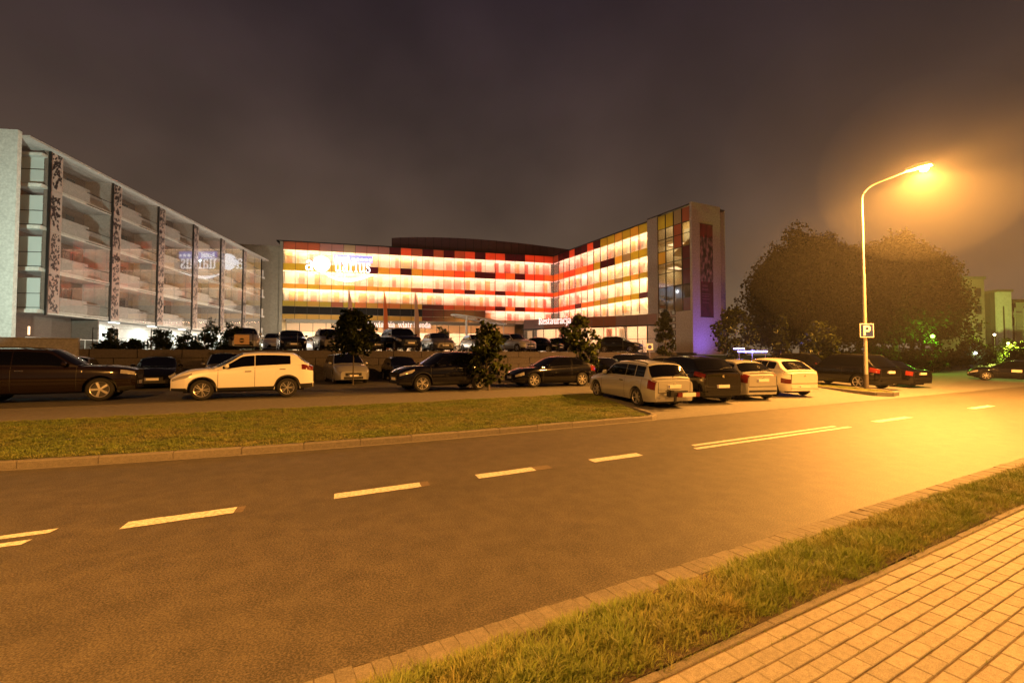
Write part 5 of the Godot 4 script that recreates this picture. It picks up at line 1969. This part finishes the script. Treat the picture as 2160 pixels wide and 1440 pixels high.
func build_cars() -> void:
	var S := {}
	S.kia = spec(2.64, 0.90, 0.89, 1.85, 1.645, 0.345, 0.30, 0.93, 1.10, 1.04, 1.20, 1.02, 0.15, -1.62, -2.12, {"rim": 1, "cladding": true, "gap": 0.075, "win": [[-0.25, 0.86], [-1.42, -0.275]], "seams": [0.86, -0.26], "handles": [-0.05, -1.15], "tq0": 0.56, "tq1": 0.74, "tll": 0.42, "hll": 0.62, "hq0": 0.55, "hq1": 0.68, "wiper": true})
	S.jeep = spec(2.92, 0.93, 0.97, 1.94, 1.76, 0.385, 0.33, 1.12, 1.2, 1.14, 1.18, 0.98, 0.2, -1.85, -2.32, {"nose": 0.5, "rim": 0, "rails": true, "gap": 0.08, "fround": 0.22, "hll": 0.4, "hq0": 0.56, "hq1": 0.68})
	S.santafe = spec(2.70, 0.95, 1.04, 1.88, 1.685, 0.365, 0.30, 0.98, 1.12, 1.07, 1.18, 1.1, 0.25, -1.7, -2.28, {"rim": 1, "cladding": true, "gap": 0.07, "hll": 0.6, "hq0": 0.55, "hq1": 0.68, "tll": 0.4})
	S.coupe = spec(2.69, 0.95, 0.83, 1.84, 1.48, 0.34, 0.22, 0.80, 0.98, 0.94, 1.08, 1.05, 0.1, -1.25, -2.05, {"rim": 2, "rs": 0.14, "win": [[-0.75, 0.85], [-1.5, -0.82]], "seams": [0.86, -0.72], "handles": [-0.5], "tll": 0.35})
	S.estate = spec(2.60, 0.88, 0.93, 1.71, 1.50, 0.315, 0.21, 0.80, 0.98, 0.93, 0.98, 1.0, 0.25, -1.72, -2.14, {"rim": 4, "rails": true, "rs": 0.07, "rw": 0.8, "rround": 0.12, "painted_bumper": true, "wiper": true, "tq0": 0.42, "tq1": 0.76, "tll": 0.3, "py": 0.74, "rwq": 0.63})
	S.ix = spec(2.64, 0.88, 0.89, 1.82, 1.66, 0.35, 0.27, 0.95, 1.1, 1.04, 1.17, 1.05, 0.2, -1.5, -2.08, {"rim": 1, "cladding": true, "rwq": 0.63, "rs": 0.13, "tll": 0.45, "tq0": 0.58, "tq1": 0.72, "py": 0.66, "wiper": true})
	S.hatch = spec(2.46, 0.75, 0.64, 1.68, 1.52, 0.30, 0.21, 0.82, 1.02, 0.96, 1.04, 0.98, 0.12, -1.15, -1.74, {"rim": 3, "rs": 0.2, "rround": 0.22, "rw": 0.72, "rwq": 0.62, "painted_bumper": true, "tll": 0.26, "tq0": 0.44, "tq1": 0.8, "py": 0.80, "wiper": true, "lip": true})
	S.retro = spec(2.62, 0.80, 0.87, 1.72, 1.56, 0.32, 0.24, 0.86, 1.08, 1.02, 1.08, 0.92, 0.25, -1.42, -2.06, {"rim": 0, "rs": 0.16, "rw": 0.68, "rround": 0.26, "rwq": 0.7, "painted_bumper": true, "gap": 0.08, "tll": 0.34, "tq0": 0.3, "tq1": 0.48, "wq0": 0.14, "py": 0.44, "hll": 0.3})
	S.touareg = spec(2.86, 0.92, 0.98, 1.93, 1.73, 0.385, 0.31, 1.0, 1.14, 1.1, 1.16, 1.05, 0.3, -1.75, -2.3, {"rim": 4, "rails": true, "rwq": 0.64, "tll": 0.42, "tq0": 0.5, "py": 0.92, "rs": 0.12})
	S.saloon = spec(2.7, 0.85, 1.02, 1.78, 1.43, 0.32, 0.21, 0.78, 0.95, 0.92, 0.96, 0.95, 0.15, -0.95, -1.65, {"deck": 0.98, "rim": 2, "painted_bumper": true, "py": 0.78, "rs": 0.12, "win": [[-0.2, 0.78], [-1.08, -0.28]], "handles": [-0.05, -0.95]})
	S.mpv = spec(2.85, 0.98, 0.94, 1.88, 1.66, 0.34, 0.2, 0.86, 1.08, 1.0, 1.08, 1.3, 0.35, -1.8, -2.2, {"rim": 2, "painted_bumper": true, "hll": 0.55, "hq0": 0.5, "hq1": 0.7})
	S.city = spec(2.5, 0.85, 0.72, 1.75, 1.48, 0.31, 0.2, 0.80, 1.0, 0.94, 1.02, 1.0, 0.15, -1.3, -1.8, {"rim": 2, "painted_bumper": true, "hll": 0.45, "hq0": 0.48, "hq1": 0.68})
	S.x3 = spec(2.8, 0.86, 0.9, 1.86, 1.68, 0.36, 0.28, 0.98, 1.1, 1.05, 1.12, 1.0, 0.2, -1.7, -2.2, {"rim": 4, "rails": true})
	# --- parallel row beyond the footpath ---
	car(S.jeep, "parked_car", "large dark brown off-road car with five spoke wheels by the footpath", -5.62, 21.55, 0.0, "paint_brown")
	car(S.kia, "parked_car", "white sport utility car with black wheel arches by the footpath", 0.11, 20.15, 180.0, "paint_white")
	car(S.santafe, "parked_car", "dark blue sport utility car with thin double spoke wheels behind a maple", 7.85, 20.05, 182.5, "paint_navy")
	car(S.coupe, "parked_car", "black three door coupe with low rounded roof beside the bushy maple", 13.75, 20.2, 173.0, "paint_black")
	# --- echelon row with the tails to the road ---
	var toy := car(S.estate, "parked_car", "silver estate car with roof rails and a folded cycle carrier on its tow bar", 12.62, 13.1, 80.9, "paint_silver")
	cycle_carrier(toy, S.estate)
	car(S.ix, "parked_car", "glossy black sport utility car parked between silver estate and silver hatchback", 15.4, 13.15, 76.0, "paint_black")
	car(S.hatch, "parked_car", "silver hatchback with bulging rear bumper next to the cream retro car", 17.85, 12.9, 74.0, "paint_silver")
	car(S.retro, "parked_car", "cream retro style car with rounded tail and fenders", 20.9, 13.2, 72.0, "paint_cream")
	car(S.touareg, "parked_car", "black sport utility car with chrome trim behind the lamp post", 28.4, 13.6, 80.0, "paint_black")
	car(S.saloon, "parked_car", "black saloon parked beyond the black sport utility car", 32.2, 13.6, 78.0, "paint_black")
	var tx := car(S.saloon, "parked_car", "dark saloon with a white door sticker standing across the side road", 46.3, 11.5, 112.0, "paint_navy")
	bpart(tx, "door_sticker", Vector3(-0.35, 0.62, 0.885), Vector3(0.15, 0.8, 0.9), M.plate_white)
	bpart(tx, "door_sticker", Vector3(-0.35, 0.62, -0.9), Vector3(0.15, 0.8, -0.885), M.plate_white)
	# --- second row against the retaining wall ---
	car(S.mpv, "parked_car", "silver people carrier facing the road under the dark maple", 5.2, 28.9, -90.0, "paint_silver")
	car(S.city, "parked_car", "black hatchback facing the road between off-road car and white car", -3.6, 28.9, -90.0, "paint_black")
	car(S.city, "parked_car", "grey hatchback facing the road, half hidden by the off-road car", -6.9, 29.0, -88.0, "paint_grey")
	car(S.mpv, "parked_car", "grey people carrier half hidden behind the white car", -0.75, 29.2, -90.0, "paint_grey")
	car(S.city, "parked_car", "black hatchback in the dark beside the silver people carrier", 8.6, 29.2, -92.0, "paint_black")
	car(S.saloon, "parked_car", "black saloon in the dark behind the blue sport utility car", 12.2, 29.0, -91.0, "paint_black")
	car(S.saloon, "parked_car", "dark saloon behind the bushy maple and the estate car", 18.6, 22.4, 95.0, "paint_black")
	car(S.ix, "parked_car", "dark sport utility car with its roof showing above the estate car", 22.6, 24.4, 92.0, "paint_black")
	car(S.estate, "parked_car", "dark estate car with its roof showing above the black sport utility car", 24.0, 22.2, 95.0, "paint_grey")
	car(S.x3, "parked_car", "dark sport utility car lit from behind by the blue light bar", 31.0, 18.2, 100.0, "paint_black")
	car(S.saloon, "parked_car", "pale saloon with purple light put into its paint, glimpsed past the bonnet of the black sport utility car", 36.0, 17.0, 150.0, "paint_purple_lit")
	# --- upper terrace, noses to the wall ---
	var up := car(S.city, "parked_car", "grey hatchback on the terrace with a cardboard sign on its bonnet", 0.03, 35.2, -90.0, "paint_silver", TERRACE, "cars on the terrace")
	car(S.city, "parked_car", "black hatchback on the terrace beside the car with the cardboard sign", 2.95, 37.0, -90.0, "paint_black", TERRACE, "cars on the terrace")
	car(S.city, "parked_car", "white hatchback on the terrace behind the black hatchback", 2.2, 42.5, -94.0, "paint_white", TERRACE, "cars on the terrace")
	car(S.city, "parked_car", "small white car far back on the terrace before the bright lobby", 6.0, 46.0, -80.0, "paint_white", TERRACE, "cars on the terrace")
	car(S.x3, "parked_car", "grey sport utility car on the terrace behind the dark maple", 5.6, 37.6, -90.0, "paint_grey", TERRACE, "cars on the terrace")
	car(S.saloon, "parked_car", "black saloon on the terrace behind the orange flag", 8.3, 36.6, -88.0, "paint_black", TERRACE, "cars on the terrace")
	car(S.touareg, "parked_car", "dark off-road car on the terrace with roof rails and pale roof glint", 10.2, 34.9, -88.0, "paint_navy", TERRACE, "cars on the terrace")
	car(S.city, "parked_car", "grey hatchback on the terrace beside the dark off-road car", 13.4, 35.6, -94.0, "paint_grey", TERRACE, "cars on the terrace")
	car(S.city, "parked_car", "silver hatchback on the terrace hidden behind the leafy maple", 17.3, 36.6, -94.0, "paint_silver", TERRACE, "cars on the terrace")
	car(S.x3, "parked_car", "silver sport utility car with two dark grille openings on the terrace", 21.4, 37.4, -78.0, "paint_silver", TERRACE, "cars on the terrace")
	car(S.saloon, "parked_car", "dark saloon on the terrace beside the silver sport utility car", 24.6, 37.6, -70.0, "paint_black", TERRACE, "cars on the terrace")
	car(S.city, "parked_car", "dark hatchback on the terrace near the bushy maple", 27.6, 38.2, -72.0, "paint_brown", TERRACE, "cars on the terrace")
	car(S.ix, "parked_car", "large dark car on the terrace before the restaurant windows", 33.2, 36.4, -60.0, "paint_black", TERRACE, "cars on the terrace")
	# cardboard sign leaning on the bonnet of the first terrace car
	var cb := thing("cardboard_sign", "orange-brown cardboard sign with dark round emblem on a car bonnet", "sign", up.transform * Vector3(1.9, 0.34, 0.12), deg_to_rad(0.0))
	bpart(cb, "board", Vector3(-0.4, 0.0, 0.30), Vector3(0.4, 0.58, 0.315), M.cardboard)
	var em := st_new()
	tube(em, [Vector3(0, 0.24, 0.316), Vector3(0, 0.24, 0.322)], [0.14, 0.14], 18)
	spart(cb, "emblem", em, M.black_plastic)
	bpart(cb, "emblem_bar", Vector3(-0.2, 0.21, 0.323), Vector3(0.2, 0.27, 0.327), M.cardboard)

func cycle_carrier(t: Node3D, d: Dictionary) -> void:
	var c := st_new()
	box(c, Vector3(d.xR - 0.22, 0.42, -0.06), Vector3(d.xR + 0.05, 0.5, 0.06))
	box(c, Vector3(d.xR - 0.28, 0.5, -0.42), Vector3(d.xR - 0.2, 0.58, 0.62))
	box(c, Vector3(d.xR - 0.34, 0.44, -0.40), Vector3(d.xR - 0.12, 0.66, -0.28))
	box(c, Vector3(d.xR - 0.30, 0.60, -0.48), Vector3(d.xR - 0.16, 0.63, 0.30))
	box(c, Vector3(d.xR - 0.26, 0.28, -0.2), Vector3(d.xR - 0.22, 0.5, -0.12))
	spart(t, "cycle_carrier", c, M.black_plastic)
	bpart(t, "carrier_plate", Vector3(d.xR - 0.32, 0.44, 0.08), Vector3(d.xR - 0.29, 0.56, 0.60), M.plate_white)
	bpart(t, "carrier_light", Vector3(d.xR - 0.32, 0.43, 0.61), Vector3(d.xR - 0.26, 0.57, 0.76), M.lens_red)
	bpart(t, "carrier_light", Vector3(d.xR - 0.32, 0.43, -0.10), Vector3(d.xR - 0.26, 0.57, 0.06), M.lens_red)

# =====================================================================
# flags, canopy ring, small signs, lights
# =====================================================================
func build_small_things() -> void:
	var fl := [[9.31, 50.6, 8.7, "flag_pink", "pale pink tall flag on a pole before the hotel", 4.4], [12.48, 48.8, 8.5, "flag_orange", "orange wedge shaped tall flag before the hotel", 6.0], [15.27, 47.2, 8.4, "flag_grey", "greyish tall flag before the cafe lettering", 6.0]]
	for e in fl:
		var t := thing("beach_flag", e[4], "flag", P(e[0], TERRACE, e[1]), deg_to_rad(-30.0), "flags before the hotel")
		var p := st_new()
		tube(p, [Vector3.ZERO, Vector3(0, e[2] - TERRACE, 0)], [0.035, 0.018], 8)
		spart(t, "pole", p, M.steel)
		var c := st_new()
		var n := 14
		c.set_smooth_group(0)
		var h: float = e[2] - TERRACE
		for k in n:
			var y0: float = h - e[5] * k / n
			var y1: float = h - e[5] * (k + 1) / n
			var w0 := 0.04 + 0.62 * pow(float(k) / n, 0.6)
			var w1 := 0.04 + 0.62 * pow(float(k + 1) / n, 0.6)
			var z0 := 0.06 * sin(k * 0.9)
			var z1 := 0.06 * sin((k + 1) * 0.9)
			quad(c, Vector3(0.03, y1, 0), Vector3(w1, y1, z1), Vector3(w0, y0, z0), Vector3(0.03, y0, 0))
			quad(c, Vector3(w1, y1, z1 - 0.008), Vector3(0.03, y1, -0.008), Vector3(0.03, y0, -0.008), Vector3(w0, y0, z0 - 0.008))
		spart(t, "cloth", c, M[e[3]])
	# ring canopy over the hotel entrance
	var r := thing("entrance_canopy", "white tilted ring canopy with spokes over the hotel entrance", "canopy", P(28.6, 6.9, 59.8), 0.0)
	var tilt := Basis(Vector3(0.5, 0, -0.86).normalized(), deg_to_rad(9.0))
	for rad in [3.9, 3.55]:
		var st := st_new()
		var pts := []
		var rr := []
		for k in 41:
			var a := TAU * k / 40.0
			pts.append(tilt * Vector3(cos(a) * rad, 0, sin(a) * rad))
			rr.append(0.09 if rad > 3.7 else 0.05)
		tube(st, pts, rr, 8, false)
		spart(r, "ring", st, M.frame_white)
	for k in 8:
		var a := TAU * k / 8.0
		var st := st_new()
		tube(st, [tilt * Vector3(cos(a) * 0.6, 0.0, sin(a) * 0.6), tilt * Vector3(cos(a) * 3.6, 0, sin(a) * 3.6)], [0.05, 0.05], 6)
		spart(r, "spoke", st, M.frame_white)
	for k in 3:
		var a := TAU * k / 3.0 + 0.4
		var st := st_new()
		var top := tilt * Vector3(cos(a) * 3.5, 0, sin(a) * 3.5)
		tube(st, [Vector3(top.x, TERRACE - 6.9, top.z), top], [0.09, 0.09], 10)
		spart(r, "column", st, M.frame_white)
	# sign for a reserved bay
	var s := thing("bay_sign", "small square white sign with blue round emblem on a thin post", "sign", P(29.8, 0.24, 29.0), deg_to_rad(-40.0))
	var p := st_new()
	tube(p, [Vector3.ZERO, Vector3(0, 2.6, 0)], [0.03, 0.03], 8)
	spart(s, "post", p, M.steel)
	bpart(s, "plate", Vector3(-0.27, 2.05, 0.03), Vector3(0.27, 2.6, 0.045), M.sign_white)
	var e := st_new()
	tube(e, [Vector3(0, 2.3, 0.046), Vector3(0, 2.3, 0.05)], [0.17, 0.17], 16)
	spart(s, "emblem", e, M.plate_blue)
	# glowing blue bar among the cars
	var b := thing("light_bar", "long glowing blue light bar on low posts behind the silver hatchback", "lamp", P(33.2, 0.3, 22.0), deg_to_rad(-45.0))
	bpart(b, "lamp_tube", Vector3(-1.0, 1.75, -0.05), Vector3(1.0, 1.85, 0.05), glow("blue_bar_glow", lin(0.2, 0.2, 1.0), 9.0))
	bpart(b, "lamp_tube", Vector3(-1.3, 1.98, -0.05), Vector3(-0.55, 2.06, 0.05), M.blue_bar_glow)
	for x in [-0.9, 0.0, 0.9]:
		bpart(b, "post", Vector3(x - 0.03, 0, -0.09), Vector3(x + 0.03, 1.95, -0.055), M.frame_dark)
	var l := OmniLight3D.new()
	l.name = "blue_bar_light"
	l.light_color = lin(0.2, 0.2, 1.0)
	l.light_energy = 12.0
	l.light_size = 0.3
	l.omni_range = 30.0
	l.omni_attenuation = 2.0
	l.shadow_enabled = true
	add_child(l)
	l.position = b.transform * Vector3(0, 1.8, 0.5)
